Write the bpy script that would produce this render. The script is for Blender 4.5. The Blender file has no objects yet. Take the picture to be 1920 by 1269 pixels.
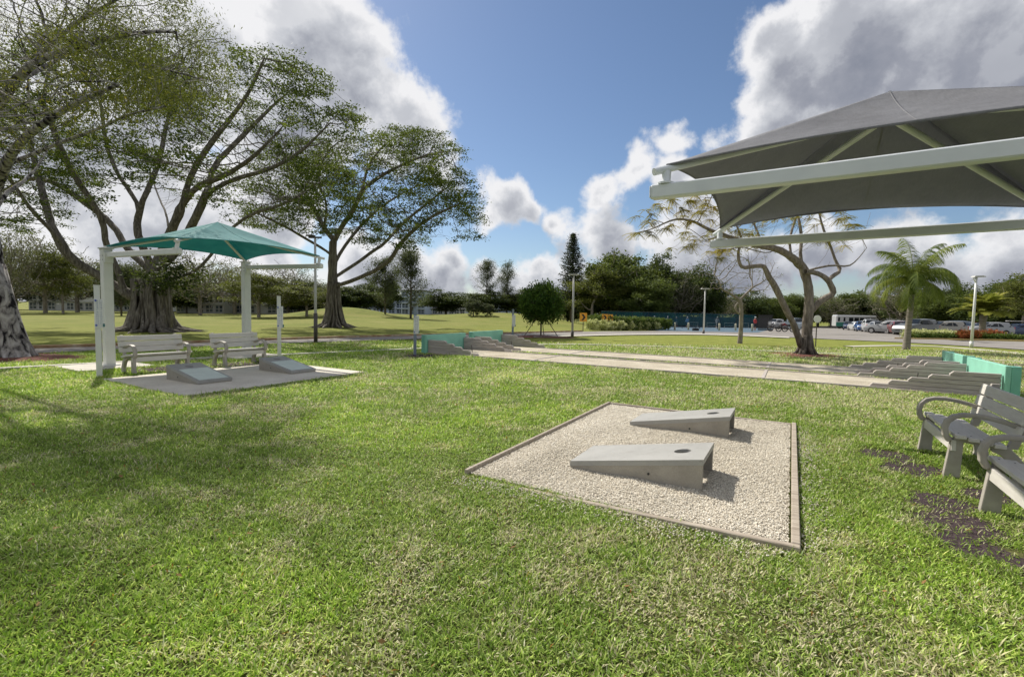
import bpy, math, random
import numpy as np
from mathutils import Vector, Matrix

SC = bpy.context.scene
COL = SC.collection
R = math.radians
rng = np.random.default_rng(7)
random.seed(7)

# ------------------------------------------------------------------ camera
F_PX, PITCH, ROLL, EYE = 900.0, R(3.4), R(1.04), 1.6
fw = np.array([0, math.cos(PITCH), -math.sin(PITCH)])
up0 = np.array([0, math.sin(PITCH), math.cos(PITCH)])
rt0 = np.array([1.0, 0, 0])
rt = rt0*math.cos(ROLL)+up0*math.sin(ROLL)
upv = -rt0*math.sin(ROLL)+up0*math.cos(ROLL)
cam_d = bpy.data.cameras.new("camera")
cam_d.sensor_width = 36.0
cam_d.lens = 36.0*F_PX/1920
cam_d.clip_end = 3000
cam = bpy.data.objects.new("camera", cam_d)
COL.objects.link(cam)
m = Matrix(((rt[0], upv[0], -fw[0], 0), (rt[1], upv[1], -fw[1], 0), (rt[2], upv[2], -fw[2], EYE), (0, 0, 0, 1)))
cam.matrix_world = m
SC.camera = cam

SUN_AZ, SUN_EL = R(-38), R(46)      # azimuth from +Y towards +X
sun_dir = np.array([math.sin(SUN_AZ)*math.cos(SUN_EL), math.cos(SUN_AZ)*math.cos(SUN_EL), math.sin(SUN_EL)])

SC.view_settings.view_transform = 'Standard'
SC.view_settings.look = 'None'
SC.view_settings.exposure = 0.82
SC.view_settings.gamma = 1.0
SC.view_settings.use_curve_mapping = False
SC.cycles.use_adaptive_sampling = True
SC.cycles.adaptive_threshold = 0.02
SC.cycles.max_bounces = 6
SC.cycles.transparent_max_bounces = 12
SC.cycles.use_denoising = True


def ray(px, py):
    return fw + rt*(px-960)/F_PX + upv*(634.5-py)/F_PX


# ------------------------------------------------------------------ sun and sky
sl = bpy.data.lights.new("sun", 'SUN')
sl.energy = 3.4
sl.angle = R(0.6)
sl.color = (1.0, 0.94, 0.84)
so = bpy.data.objects.new("sun", sl)
COL.objects.link(so)
so.rotation_euler = Vector(sun_dir).to_track_quat('Z', 'Y').to_euler()

W = bpy.data.worlds.new("World")
SC.world = W
W.use_nodes = True
wn, wl = W.node_tree.nodes, W.node_tree.links
wn.clear()


def cloud_group():
    g = bpy.data.node_groups.new("cloud_density", 'ShaderNodeTree')
    g.interface.new_socket("dir", in_out='INPUT', socket_type='NodeSocketVector')
    g.interface.new_socket("density", in_out='OUTPUT', socket_type='NodeSocketFloat')
    n, l = g.nodes, g.links
    gi, go = n.new('NodeGroupInput'), n.new('NodeGroupOutput')

    def vm(op, a, b):
        x = n.new('ShaderNodeVectorMath'); x.operation = op
        for i, s in enumerate((a, b)):
            if s is None: continue
            if hasattr(s, 'is_linked') or hasattr(s, 'links'): l.new(s, x.inputs[i])
            else: x.inputs[i].default_value = s
        return x

    def fm(op, a, b=None, c=None):
        x = n.new('ShaderNodeMath'); x.operation = op
        for i, s in enumerate((a, b, c)):
            if s is None: continue
            if hasattr(s, 'links'): l.new(s, x.inputs[i])
            else: x.inputs[i].default_value = s
        return x.outputs[0]
    nrm = vm('NORMALIZE', gi.outputs[0], None).outputs[0]
    wz = n.new('ShaderNodeTexNoise'); wz.inputs['Scale'].default_value = 5.0; wz.inputs['Detail'].default_value = 3
    l.new(nrm, wz.inputs['Vector'])
    ws = vm('SUBTRACT', wz.outputs['Color'], (0.5, 0.5, 0.5)).outputs[0]
    wv = n.new('ShaderNodeVectorMath'); wv.operation = 'MULTIPLY_ADD'
    l.new(ws, wv.inputs[0]); wv.inputs[1].default_value = (0.17, 0.17, 0.17); l.new(nrm, wv.inputs[2])
    p = wv.outputs[0]
    blobs = [(420, 60, 190), (560, 60, 150), (640, 180, 150), (735, 200, 120), (770, 250, 110), (812, 290, 75),
             (500, 200, 190), (300, 150, 220), (100, 200, 330), (250, 400, 230), (470, 380, 170), (40, 480, 200),
             (1470, 70, 105), (1600, 90, 190), (1780, 110, 230), (1960, 130, 250), (1500, 150, 84),
             (1415, 190, 46), (1440, 250, 58), (1640, 250, 130), (1260, 288, 40), (1345, 285, 46),
             (965, 388, 68), (925, 408, 48), (1012, 402, 42), (1120, 365, 44), (1190, 352, 48), (1265, 365, 60), (1225, 285, 24),
             (1060, 432, 44), (1140, 430, 66), (1090, 470, 40), (1240, 440, 76), (1330, 430, 70), (1410, 280, 60),
             (845, 490, 60), (930, 515, 66), (1015, 520, 60), (830, 545, 80), (960, 556, 84), (1100, 545, 70),
             (1300, 510, 110), (1410, 490, 110), (1520, 470, 100), (1640, 480, 110), (1760, 500, 110), (1870, 490, 110), (1700, 560, 140), (1930, 530, 110),
             (700, 520, 110)]
    cur = None
    dirs = []
    for (x, y, r) in blobs:
        d = ray(x, y); k = np.linalg.norm(d); d = d/k
        fall = (1.0/k)**1.3
        dirs.append((tuple(d), r/F_PX*fall))
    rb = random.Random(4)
    for i in range(70):     # extra clouds behind and beside the camera, added as bright fill light
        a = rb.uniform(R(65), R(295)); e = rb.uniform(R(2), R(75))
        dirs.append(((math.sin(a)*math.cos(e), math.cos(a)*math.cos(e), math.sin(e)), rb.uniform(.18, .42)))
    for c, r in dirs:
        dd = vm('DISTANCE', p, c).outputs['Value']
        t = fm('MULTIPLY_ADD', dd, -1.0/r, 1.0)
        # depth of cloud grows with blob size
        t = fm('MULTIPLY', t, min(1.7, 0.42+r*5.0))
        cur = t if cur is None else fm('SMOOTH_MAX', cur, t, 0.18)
    n1 = n.new('ShaderNodeTexNoise'); n1.inputs['Scale'].default_value = 7.5; n1.inputs['Detail'].default_value = 9
    n1.inputs['Roughness'].default_value = 0.60; n1.inputs['Distortion'].default_value = 0.1
    l.new(nrm, n1.inputs['Vector'])
    nz = fm('MULTIPLY_ADD', n1.outputs[0], 2.1, -1.11)
    o = fm('ADD', cur, nz)
    l.new(o, go.inputs[0])
    return g


def build_world():
    g = cloud_group()
    tc = wn.new('ShaderNodeTexCoord')

    def math_(op, a, b=None, c=None, clamp=False):
        x = wn.new('ShaderNodeMath'); x.operation = op; x.use_clamp = clamp
        for i, s in enumerate((a, b, c)):
            if s is None: continue
            if hasattr(s, 'links'): wl.new(s, x.inputs[i])
            else: x.inputs[i].default_value = s
        return x.outputs[0]

    def smooth(v, a, b, lo=0.0, hi=1.0):
        mr = wn.new('ShaderNodeMapRange'); mr.interpolation_type = 'SMOOTHSTEP'
        wl.new(v, mr.inputs[0])
        for i, q in enumerate((a, b, lo, hi)): mr.inputs[i+1].default_value = q
        return mr.outputs[0]

    def dens(off):
        gg = wn.new('ShaderNodeGroup'); gg.node_tree = g
        if off is None:
            wl.new(tc.outputs['Generated'], gg.inputs[0])
        else:
            a = wn.new('ShaderNodeVectorMath'); a.operation = 'ADD'
            wl.new(tc.outputs['Generated'], a.inputs[0]); a.inputs[1].default_value = off
            wl.new(a.outputs[0], gg.inputs[0])
        return gg.outputs[0]
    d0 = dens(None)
    # towards the sun as seen across the sky, a little lifted
    d1 = dens((-0.026, 0.0, 0.050))
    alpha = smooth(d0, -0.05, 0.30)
    thick = smooth(d0, 0.10, 0.85)
    lit = math_('MULTIPLY_ADD', math_('SUBTRACT', d0, d1), 2.0, 0.36, clamp=True)
    # soft large light/dark patches inside
    nz = wn.new('ShaderNodeTexNoise'); nz.inputs['Scale'].default_value = 4.5; nz.inputs['Detail'].default_value = 5
    wl.new(tc.outputs['Generated'], nz.inputs['Vector'])
    patch = smooth(nz.outputs[0], 0.38, 0.66)
    br = math_('MULTIPLY_ADD', thick, -0.72, 0.90)
    br = math_('MULTIPLY_ADD', lit, 0.44, br)
    br = math_('MULTIPLY_ADD', patch, 0.16, br)
    # cloud between us and the sun scatters more light forward
    dp = wn.new('ShaderNodeVectorMath'); dp.operation = 'DOT_PRODUCT'
    wl.new(tc.outputs['Generated'], dp.inputs[0]); dp.inputs[1].default_value = tuple(sun_dir)
    fwd = smooth(dp.outputs['Value'], 0.35, 0.95)
    br = math_('MULTIPLY_ADD', fwd, 0.16, br)
    sz_ = wn.new('ShaderNodeSeparateXYZ'); wl.new(tc.outputs['Generated'], sz_.inputs[0])
    br = math_('ADD', br, math_('MULTIPLY', smooth(sz_.outputs['Z'], 0.03, 0.36, -0.25, 0.0), smooth(sz_.outputs['X'], -0.5, -0.1)))
    br = math_('ADD', br, smooth(sz_.outputs['X'], -0.22, -0.60, 0.0, 0.30))
    # clouds away from the sun are coloured front-lit white, to add fill light
    br = math_('ADD', br, smooth(dp.outputs['Value'], 0.1, -0.6, 0.0, 0.75))
    br = math_('SUBTRACT', br, 0.16, clamp=True)
    ramp = wn.new('ShaderNodeValToRGB')
    e = ramp.color_ramp.elements
    e[0].position = 0.0; e[0].color = (0.135, 0.147, 0.182, 1)
    e[1].position = 1.0; e[1].color = (0.50, 0.50, 0.51, 1)
    k = e.new(0.35); k.color = (0.190, 0.200, 0.232, 1)
    k = e.new(0.7); k.color = (0.335, 0.345, 0.37, 1)
    wl.new(br, ramp.inputs[0])
    sky = wn.new('ShaderNodeTexSky'); sky.sky_type = 'NISHITA'; sky.sun_disc = False
    sky.sun_elevation = SUN_EL; sky.sun_rotation = SUN_AZ
    sky.altitude = 0; sky.air_density = 1.0; sky.dust_density = 0.5; sky.ozone_density = 4.5
    STR = 0.10
    hs = wn.new('ShaderNodeHueSaturation'); hs.inputs['Saturation'].default_value = 0.98; hs.inputs['Value'].default_value = 0.57
    wl.new(sky.outputs[0], hs.inputs['Color'])
    cs = wn.new('ShaderNodeVectorMath'); cs.operation = 'SCALE'; cs.inputs['Scale'].default_value = 1.0/STR
    wl.new(ramp.outputs[0], cs.inputs[0])
    mx = wn.new('ShaderNodeMix'); mx.data_type = 'RGBA'
    wl.new(alpha, mx.inputs[0]); wl.new(hs.outputs[0], mx.inputs[6]); wl.new(cs.outputs[0], mx.inputs[7])
    bg = wn.new('ShaderNodeBackground'); bg.inputs['Strength'].default_value = STR
    wl.new(mx.outputs[2], bg.inputs['Color'])
    out = wn.new('ShaderNodeOutputWorld')
    wl.new(bg.outputs[0], out.inputs['Surface'])
    W.cycles.sampling_method = 'MANUAL'
    W.cycles.sample_map_resolution = 512


build_world()


# ------------------------------------------------------------------ terrain and placing
def sst(x, a, b):
    t = np.clip((x-a)/(b-a), 0, 1)
    return t*t*(3-2*t)


def gz(x, y):
    x = np.asarray(x, float); y = np.asarray(y, float)
    z = -0.016*np.maximum(0, y-30)*sst(x, 0, 14)*(y < 400)
    z = np.maximum(z, -1.5)
    z = z + 1.55*np.exp(-(((x+26.5)/7.5)**2+((y-76)/7)**2))
    z = z + 1.0*np.exp(-(((x+2)/13)**2+((y-92)/9)**2))
    return z


def Gt(px, py, z=None):
    d = ray(px, py)
    if z is not None:
        t = (z-EYE)/d[2]; return np.array([0, 0, EYE])+d*t
    t = 5.0
    prev = 1
    ts = np.concatenate([np.arange(.8, 60, .05), np.arange(60, 400, .25)])
    P = np.array([0, 0, EYE])+d[None, :]*ts[:, None]
    h = P[:, 2]-gz(P[:, 0], P[:, 1])
    i = np.argmax(h < 0)
    if h[i] >= 0: i = len(ts)-1
    return np.array([P[i, 0], P[i, 1], float(gz(P[i, 0], P[i, 1]))])


def D(px, py, Y):
    d = ray(px, py)
    return np.array([0, 0, EYE])+d*(Y/d[1])


TH = R(30.2)
U = np.array([math.cos(TH), -math.sin(TH)]); V = np.array([math.sin(TH), math.cos(TH)])


def S(a, b, z=0.0):
    w = a*U+b*V
    return np.array([w[0], w[1], z])


def vnoise(x, y, sc, seed=0):
    r = np.random.default_rng(seed).random((256, 256))
    x = np.asarray(x)*sc+1000; y = np.asarray(y)*sc+1000
    xi = np.floor(x).astype(int); yi = np.floor(y).astype(int)
    fx = x-xi; fy = y-yi; fx = fx*fx*(3-2*fx); fy = fy*fy*(3-2*fy)
    a = r[xi % 256, yi % 256]; b = r[(xi+1) % 256, yi % 256]; c = r[xi % 256, (yi+1) % 256]; d = r[(xi+1) % 256, (yi+1) % 256]
    return (a*(1-fx)+b*fx)*(1-fy)+(c*(1-fx)+d*fx)*fy


def fbm(x, y, sc, seed=0, o=4):
    s = 0; a = .5; t = 0
    for i in range(o):
        s = s+a*vnoise(x, y, sc, seed+i); t += a; a *= .5; sc *= 2.03
    return s/t


# ------------------------------------------------------------------ materials
MATS = {}


class MT:
    def __init__(s, name):
        s.m = bpy.data.materials.new(name); s.m.use_nodes = True
        s.n, s.l = s.m.node_tree.nodes, s.m.node_tree.links
        s.n.clear()
        s.out = s.n.new('ShaderNodeOutputMaterial')
        s.b = s.n.new('ShaderNodeBsdfPrincipled')
        s.l.new(s.b.outputs[0], s.out.inputs[0])
        MATS[name] = s.m

    def pos(s, obj=False, scale=None):
        if obj:
            t = s.n.new('ShaderNodeTexCoord').outputs['Object']
        else:
            t = s.n.new('ShaderNodeNewGeometry').outputs['Position']
        if scale:
            mp = s.n.new('ShaderNodeMapping'); mp.inputs['Scale'].default_value = scale
            s.l.new(t, mp.inputs[0]); t = mp.outputs[0]
        return t

    def noise(s, vec, sc, det=4, rough=.55, dist=0):
        n = s.n.new('ShaderNodeTexNoise'); n.inputs['Scale'].default_value = sc; n.inputs['Detail'].default_value = det
        n.inputs['Roughness'].default_value = rough; n.inputs['Distortion'].default_value = dist
        s.l.new(vec, n.inputs['Vector']); return n.outputs[0]

    def ramp(s, v, stops, const=False):
        r = s.n.new('ShaderNodeValToRGB'); e = r.color_ramp.elements
        if const: r.color_ramp.interpolation = 'CONSTANT'
        e[0].position = stops[0][0]; e[0].color = (*stops[0][1], 1)
        e[1].position = stops[-1][0]; e[1].color = (*stops[-1][1], 1)
        for p, c in stops[1:-1]:
            k = e.new(p); k.color = (*c, 1)
        s.l.new(v, r.inputs[0]); return r.outputs[0]

    def mix(s, f, a, b, mode='MIX'):
        x = s.n.new('ShaderNodeMix'); x.data_type = 'RGBA'; x.blend_type = mode
        for i, q in ((0, f), (6, a), (7, b)):
            if hasattr(q, 'links'): s.l.new(q, x.inputs[i])
            elif i == 0: x.inputs[0].default_value = q
            else: x.inputs[i].default_value = (*q, 1)
        return x.outputs[2]

    def math(s, op, a, b=None, clamp=False):
        x = s.n.new('ShaderNodeMath'); x.operation = op; x.use_clamp = clamp
        for i, q in enumerate((a, b)):
            if q is None: continue
            if hasattr(q, 'links'): s.l.new(q, x.inputs[i])
            else: x.inputs[i].default_value = q
        return x.outputs[0]

    def attr(s, name):
        a = s.n.new('ShaderNodeAttribute'); a.attribute_name = name; return a

    def col(s, c):
        if hasattr(c, 'links'): s.l.new(c, s.b.inputs['Base Color'])
        else: s.b.inputs['Base Color'].default_value = (*c, 1)
        return s

    def rough(s, v, spec=None):
        if hasattr(v, 'links'): s.l.new(v, s.b.inputs['Roughness'])
        else: s.b.inputs['Roughness'].default_value = v
        if spec is not None: s.b.inputs['Specular IOR Level'].default_value = spec
        return s

    def bump(s, h, st=.5, dist=.02):
        b = s.n.new('ShaderNodeBump'); b.inputs['Strength'].default_value = st; b.inputs['Distance'].default_value = dist
        s.l.new(h, b.inputs['Height']); s.l.new(b.outputs[0], s.b.inputs['Normal']); return s

    def transl(s, c, f):
        t = s.n.new('ShaderNodeBsdfTranslucent')
        if hasattr(c, 'links'): s.l.new(c, t.inputs[0])
        else: t.inputs[0].default_value = (*c, 1)
        mx = s.n.new('ShaderNodeMixShader')
        if hasattr(f, 'links'): s.l.new(f, mx.inputs[0])
        else: mx.inputs[0].default_value = f
        s.l.new(s.b.outputs[0], mx.inputs[1]); s.l.new(t.outputs[0], mx.inputs[2])
        s.l.new(mx.outputs[0], s.out.inputs[0]); return s


def plain(name, c, rough=.6, var=.12, sc=6, bump=.15, metal=0, bd=.004, spec=.5):
    if name in MATS: return MATS[name]
    t = MT(name); p = t.pos(True)
    n = t.noise(p, sc, 5, .6)
    a = tuple(x*(1-var) for x in c); b = tuple(min(1, x*(1+var)) for x in c)
    t.col(t.ramp(n, [(.3, a), (.7, b)])).rough(rough, spec)
    t.b.inputs['Metallic'].default_value = metal
    if bump: t.bump(t.noise(p, sc*9, 3), bump, bd)
    return t.m


def leafmat(name, stops, tr=.35, rough=.65):
    t = MT(name); a = t.attr('v')
    c = t.ramp(a.outputs['Fac'], stops)
    t.col(c).rough(rough, .15).transl(t.mix(.3, c, (.30, .36, .05)), tr)
    return t.m


def barkmat(name, stops, sc=(3, 3, .6), ns=4, bd=.03, st=.8):
    t = MT(name); p = t.pos(True, sc)
    n = t.noise(p, ns, 6, .65, .4)
    t.col(t.ramp(n, stops)).rough(.9, .2).bump(n, st, bd)
    return t.m


def make_materials():
    # lawn
    t = MT('lawn'); p = t.pos()
    big = t.noise(p, .25, 4, .6); mid = t.noise(p, 1.6, 5, .65); fine = t.noise(p, 22, 5, .75)
    near = t.ramp(mid, [(.25, (.045, .052, .018)), (.5, (.10, .115, .034)), (.78, (.20, .195, .085))])
    far = t.ramp(big, [(.25, (.130, .165, .032)), (.5, (.195, .210, .052)), (.75, (.265, .245, .090))])
    sep = t.n.new('ShaderNodeSeparateXYZ'); t.l.new(p, sep.inputs[0])
    # beyond the road the turf is a drier, yellower grass
    dist = t.math('ADD', sep.outputs['Y'], t.math('MULTIPLY', sep.outputs['X'], -.35))
    ff = t.n.new('ShaderNodeMapRange'); ff.inputs[1].default_value = 26; ff.inputs[2].default_value = 52; t.l.new(dist, ff.inputs[0])
    md = t.n.new('ShaderNodeMapRange'); md.inputs[1].default_value = 8; md.inputs[2].default_value = 20; t.l.new(sep.outputs['Y'], md.inputs[0])
    base = t.mix(md.outputs[0], near, t.ramp(mid, [(.25, (.145, .180, .032)), (.75, (.300, .315, .078))]))
    c = t.mix(ff.outputs[0], base, far)
    c = t.mix(.5, c, t.ramp(t.noise(p, .9, 7, .75), [(.3, (.62, .66, .6)), (.7, (1.22, 1.2, 1.15))]), 'MULTIPLY')
    c = t.mix(.75, c, t.ramp(fine, [(.3, (.55, .55, .55)), (.7, (1.25, 1.25, 1.2))]), 'MULTIPLY')
    # bare trodden mulch in front of the near benches
    def spot(cx, cy, r):
        d = t.n.new('ShaderNodeVectorMath'); d.operation = 'DISTANCE'
        t.l.new(p, d.inputs[0]); d.inputs[1].default_value = (cx, cy, 0)
        return t.math('MULTIPLY_ADD', d.outputs['Value'], -1/r, True)
    tot = None
    for (px, py, r) in SOIL:
        g = Gt(px, py)
        d = t.n.new('ShaderNodeVectorMath'); d.operation = 'DISTANCE'
        t.l.new(p, d.inputs[0]); d.inputs[1].default_value = (g[0], g[1], 0)
        v = t.math('SUBTRACT', 1.0, t.math('DIVIDE', d.outputs['Value'], r))
        tot = v if tot is None else t.math('MAXIMUM', tot, v)
    sm = t.math('ADD', tot, t.math('MULTIPLY_ADD', t.noise(p, 5, 5, .7), 1.2)) if False else t.math('ADD', tot, t.math('MULTIPLY', t.math('SUBTRACT', t.noise(p, 4.5, 7, .78), .50), 2.2))
    sm = t.math('MULTIPLY', sm, 4.0, True)
    soil = t.ramp(t.noise(p, 22, 6, .8), [(.3, (.026, .018, .022)), (.7, (.12, .090, .096))])
    c = t.mix(sm, c, soil)
    t.col(c).rough(.95, .1).bump(fine, .9, .03)
    # gravel base
    t = MT('gravel_bed'); p = t.pos()
    vo = t.n.new('ShaderNodeTexVoronoi'); vo.inputs['Scale'].default_value = 55; t.l.new(p, vo.inputs['Vector'])
    cc = t.ramp(vo.outputs['Color'], [(0, (.38, .34, .28)), (.5, (.55, .50, .42)), (1, (.70, .66, .57))])
    cc = t.mix(.6, cc, t.ramp(t.noise(p, 2.5, 4), [(.3, (.72, .70, .66)), (.7, (1.0, 1.0, 1.0))]), 'MULTIPLY')
    t.col(cc).rough(.9, .2).bump(vo.outputs['Distance'], .8, .01)
    t = MT('gravel_slab'); p = t.pos()
    cc = t.ramp(t.noise(p, 30, 6, .8), [(.3, (.54, .50, .43)), (.7, (.82, .77, .67))])
    cc = t.mix(.7, cc, t.ramp(t.noise(p, 1.7, 4), [(.3, (.75, .73, .70)), (.7, (1, 1, 1))]), 'MULTIPLY')
    t.col(cc).rough(.95, .1).bump(t.noise(p, 60, 5, .8), .7, .012)
    t = MT('pebble'); a = t.attr('v')
    t.col(t.ramp(a.outputs['Fac'], [(0, (.42, .38, .30)), (.35, (.69, .635, .53)), (.8, (.82, .77, .66)), (1, (.88, .85, .77))])).rough(.8, .3)
    # lanes
    t = MT('lane_gravel'); p = t.pos()
    n = t.noise(p, 26, 6, .85)
    cc = t.ramp(n, [(.3, (.26, .23, .175)), (.5, (.56, .51, .41)), (.72, (.80, .75, .64))])
    cc = t.mix(.8, cc, t.ramp(t.noise(p, 1.1, 5, .6), [(.3, (.56, .53, .48)), (.7, (1, 1, 1))]), 'MULTIPLY')
    t.col(cc).rough(.95, .1).bump(n, .8, .02)
    # concrete
    t = MT('concrete'); p = t.pos(True)
    n = t.noise(p, 3.5, 6, .65); sp = t.noise(p, 120, 3, .7)
    c = t.ramp(n, [(.3, (.285, .265, .225)), (.7, (.375, .350, .300))])
    c = t.mix(.6, c, t.ramp(sp, [(.3, (.72, .71, .70)), (.7, (1.12, 1.12, 1.12))]), 'MULTIPLY')
    t.col(c).rough(.85, .3).bump(sp, .35, .003)
    t = MT('concrete_top'); p = t.pos(True)
    n = t.noise(p, 2.5, 6, .65); sp = t.noise(p, 90, 3, .7)
    c = t.ramp(n, [(.3, (.290, .287, .268)), (.7, (.350, .346, .326))])
    c = t.mix(.4, c, t.ramp(sp, [(.3, (.85, .85, .85)), (.7, (1.06, 1.06, 1.06))]), 'MULTIPLY')
    c = t.mix(.8, c, t.ramp(t.noise(p, 6, 8, .75, .8), [(.30, (.72, .71, .67)), (.45, (1, 1, 1)), (.8, (1.04, 1.04, 1.04))]), 'MULTIPLY')
    t.col(c).rough(.62, .5).bump(sp, .12, .002)
    t = MT('concrete_green'); p = t.pos(True)
    c = t.ramp(t.noise(p, 5, 6, .65), [(.3, (.52, .585, .53)), (.7, (.62, .68, .62))])
    t.col(c).rough(.6, .5)
    t = MT('path_concrete'); p = t.pos()
    c = t.ramp(t.noise(p, 3, 6, .7), [(.3, (.42, .40, .35)), (.7, (.62, .59, .52))])
    t.col(c).rough(.9, .2)
    t = MT('asphalt'); p = t.pos()
    c = t.ramp(t.noise(p, .6, 6, .65), [(.3, (.20, .185, .170)), (.7, (.300, .280, .255))])
    c = t.mix(.5, c, t.ramp(t.noise(p, 60, 3, .7), [(.3, (.75, .75, .75)), (.7, (1.15, 1.15, 1.15))]), 'MULTIPLY')
    t.col(c).rough(.9, .2)
    t = MT('kerb'); p = t.pos()
    c = t.ramp(t.noise(p, 2, 6, .7), [(.3, (.20, .105, .045)), (.5, (.34, .24, .14)), (.7, (.46, .41, .33))])
    t.col(c).rough(.9, .2)
    t = MT('yellow_kerb'); p = t.pos()
    t.col(t.ramp(t.noise(p, 4, 4), [(.3, (.45, .33, .16)), (.7, (.60, .44, .20))])).rough(.8)
    t = MT('timber'); p = t.pos(True, (1, 8, 8))
    n = t.noise(p, 3, 6, .7)
    t.col(t.ramp(n, [(.25, (.20, .165, .13)), (.5, (.37, .32, .26)), (.75, (.54, .49, .41))])).rough(.85, .2).bump(n, .5, .004)
    t = MT('grey_timber'); p = t.pos(True, (1, 9, 9))
    n = t.noise(p, 3, 6, .7)
    t.col(t.ramp(n, [(.25, (.27, .24, .215)), (.5, (.42, .38, .35)), (.75, (.53, .49, .455))])).rough(.9, .2).bump(n, .6, .004)
    t = MT('bench_plastic'); p = t.pos(True, (1.2, 8, 8))
    n = t.noise(p, 4, 6, .7)
    t.col(t.ramp(n, [(.25, (.50, .475, .43)), (.55, (.60, .575, .53)), (.8, (.66, .64, .60))])).rough(.55, .5).bump(t.noise(t.pos(True), 60, 3), .15, .002)
    t = MT('bench_frame'); p = t.pos(True)
    n = t.noise(p, 6, 6, .7)
    t.col(t.ramp(n, [(.25, (.30, .275, .235)), (.75, (.42, .39, .345))])).rough(.6, .4).bump(t.noise(p, 50, 3), .2, .003)
    plain('white_steel', (.62, .63, .61), .35, .05, 3, .05)
    plain('white_plastic', (.66, .67, .66), .4, .04, 5, .03)
    plain('cream_steel', (.66, .69, .72), .4, .06, 3, .05)
    plain('post_blue', (.17, .21, .27), .5, .08, 4, .05)
    plain('blue_mark', (.02, .06, .40), .4, .05)
    plain('teal_mark', (.02, .13, .14), .4, .05)
    plain('digit_ink', (.10, .16, .30), .5, .05)
    plain('mint_board', (.235, .53, .41), .55, .09, 2.5, .1)
    plain('mint_side', (.16, .43, .34), .55, .09, 2.5, .1)
    plain('lamp_steel', (.42, .42, .40), .45, .06)
    plain('dark_steel', (.07, .06, .055), .5, .1)
    plain('black', (.012, .012, .013), .5, .1)
    plain('bollard', (.52, .48, .33), .7, .08)
    plain('sign_yellow', (.70, .32, .02), .5, .05)
    plain('sign_white', (.72, .72, .72), .5, .05)
    plain('wall_white', (.58, .58, .57), .8, .06, .4, .0)
    plain('wall_blue', (.42, .48, .60), .8, .06, .4, .0)
    plain('roof_grey', (.16, .16, .17), .8, .1, 1, 0)
    plain('court_blue', (.065, .115, .16), .8, .08, 1, 0)
    plain('mulch_red', (.16, .055, .035), .95, .5, 12, .8, bd=.03)
    plain('tyre', (.018, .018, .018), .8, .1)
    plain('rim', (.42, .42, .43), .35, .05, metal=.7)
    plain('tail', (.45, .02, .02), .3, .05)
    plain('headlamp', (.70, .71, .73), .15, .03)
    plain('bus_green', (.03, .20, .15), .5, .05)
    for nm, c in dict(silver=(.27, .28, .29), white=(.52, .53, .54), navy=(.020, .04, .10), blue=(.04, .10, .26), grey=(.11, .12, .125), maroon=(.13, .02, .02),
                      steel=(.14, .17, .20), red=(.35, .05, .04), champagne=(.30, .28, .245)).items():
        t = MT('paint_'+nm); t.col(c).rough(.3, .5); t.b.inputs['Coat Weight'].default_value = .35; t.b.inputs['Metallic'].default_value = .1
        t.b.inputs['Coat Roughness'].default_value = .08
    t = MT('car_glass'); t.col((.012, .016, .02)).rough(.18, .25)
    t = MT('window_glass'); p = t.pos(); t.col(t.ramp(t.noise(p, .6, 2), [(.35, (.012, .02, .035)), (.65, (.06, .085, .12))])).rough(.12, .6)
    # fabrics
    t = MT('teal_fabric'); p = t.pos(True)
    c = t.ramp(t.noise(p, 2.2, 5, .6), [(.3, (.055, .260, .280)), (.7, (.105, .365, .375))])
    w = t.n.new('ShaderNodeTexWave'); w.inputs['Scale'].default_value = 60; t.l.new(p, w.inputs[0])
    t.col(c).rough(.75, .25).bump(t.noise(p, 7, 4), .25, .03).transl(t.mix(.5, c, (.01, .36, .36)), .42)
    t = MT('grey_fabric'); p = t.pos(True)
    c = t.ramp(t.noise(p, 1.5, 5, .6), [(.3, (.25, .255, .275)), (.7, (.32, .325, .35))])
    wv = t.n.new('ShaderNodeTexNoise'); wv.inputs['Scale'].default_value = 90; wv.inputs['Detail'].default_value = 2; t.l.new(t.pos(True, (1, .12, .12)), wv.inputs['Vector'])
    c = t.mix(.6, c, t.ramp(wv.outputs[0], [(.3, (.86, .86, .86)), (.7, (1.1, 1.1, 1.1))]), 'MULTIPLY')
    c = t.mix(.6, c, t.ramp(t.noise(p, 3.2, 7, .75, 1.0), [(.3, (.80, .79, .77)), (.55, (1, 1, 1)), (.8, (1.08, 1.08, 1.08))]), 'MULTIPLY')
    t.col(c).rough(.8, .2).bump(t.noise(p, 5, 5), .45, .03).transl((.22, .22, .245), .42)
    # windscreen on the court fence
    t = MT('fence_screen'); p = t.pos()
    c = t.ramp(t.noise(p, .35, 3, .6), [(.35, (.010, .055, .085)), (.65, (.020, .110, .120))])
    t.col(c).rough(.8, .2)
    tr = t.n.new('ShaderNodeBsdfTransparent'); mx = t.n.new('ShaderNodeMixShader'); mx.inputs[0].default_value = .42
    t.l.new(t.b.outputs[0], mx.inputs[1]); t.l.new(tr.outputs[0], mx.inputs[2]); t.l.new(mx.outputs[0], t.out.inputs[0])
    # barks
    barkmat('bark_fig', [(.3, (.045, .038, .033)), (.5, (.145, .13, .11)), (.72, (.31, .285, .25))], (4, 4, .5), 3)
    barkmat('bark_pale', [(.25, (.10, .085, .07)), (.5, (.24, .21, .18)), (.75, (.38, .345, .30))], (3, 3, .8), 4)
    barkmat('bark_dark', [(.3, (.045, .038, .033)), (.7, (.17, .145, .125))], (3, 3, .8), 4)
    t = MT('bark_poinciana'); p = t.pos(True, (3, 3, .8)); n = t.noise(p, 4, 6, .65, .4)
    sp = t.n.new('ShaderNodeSeparateXYZ'); t.l.new(t.pos(True), sp.inputs[0])
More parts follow.
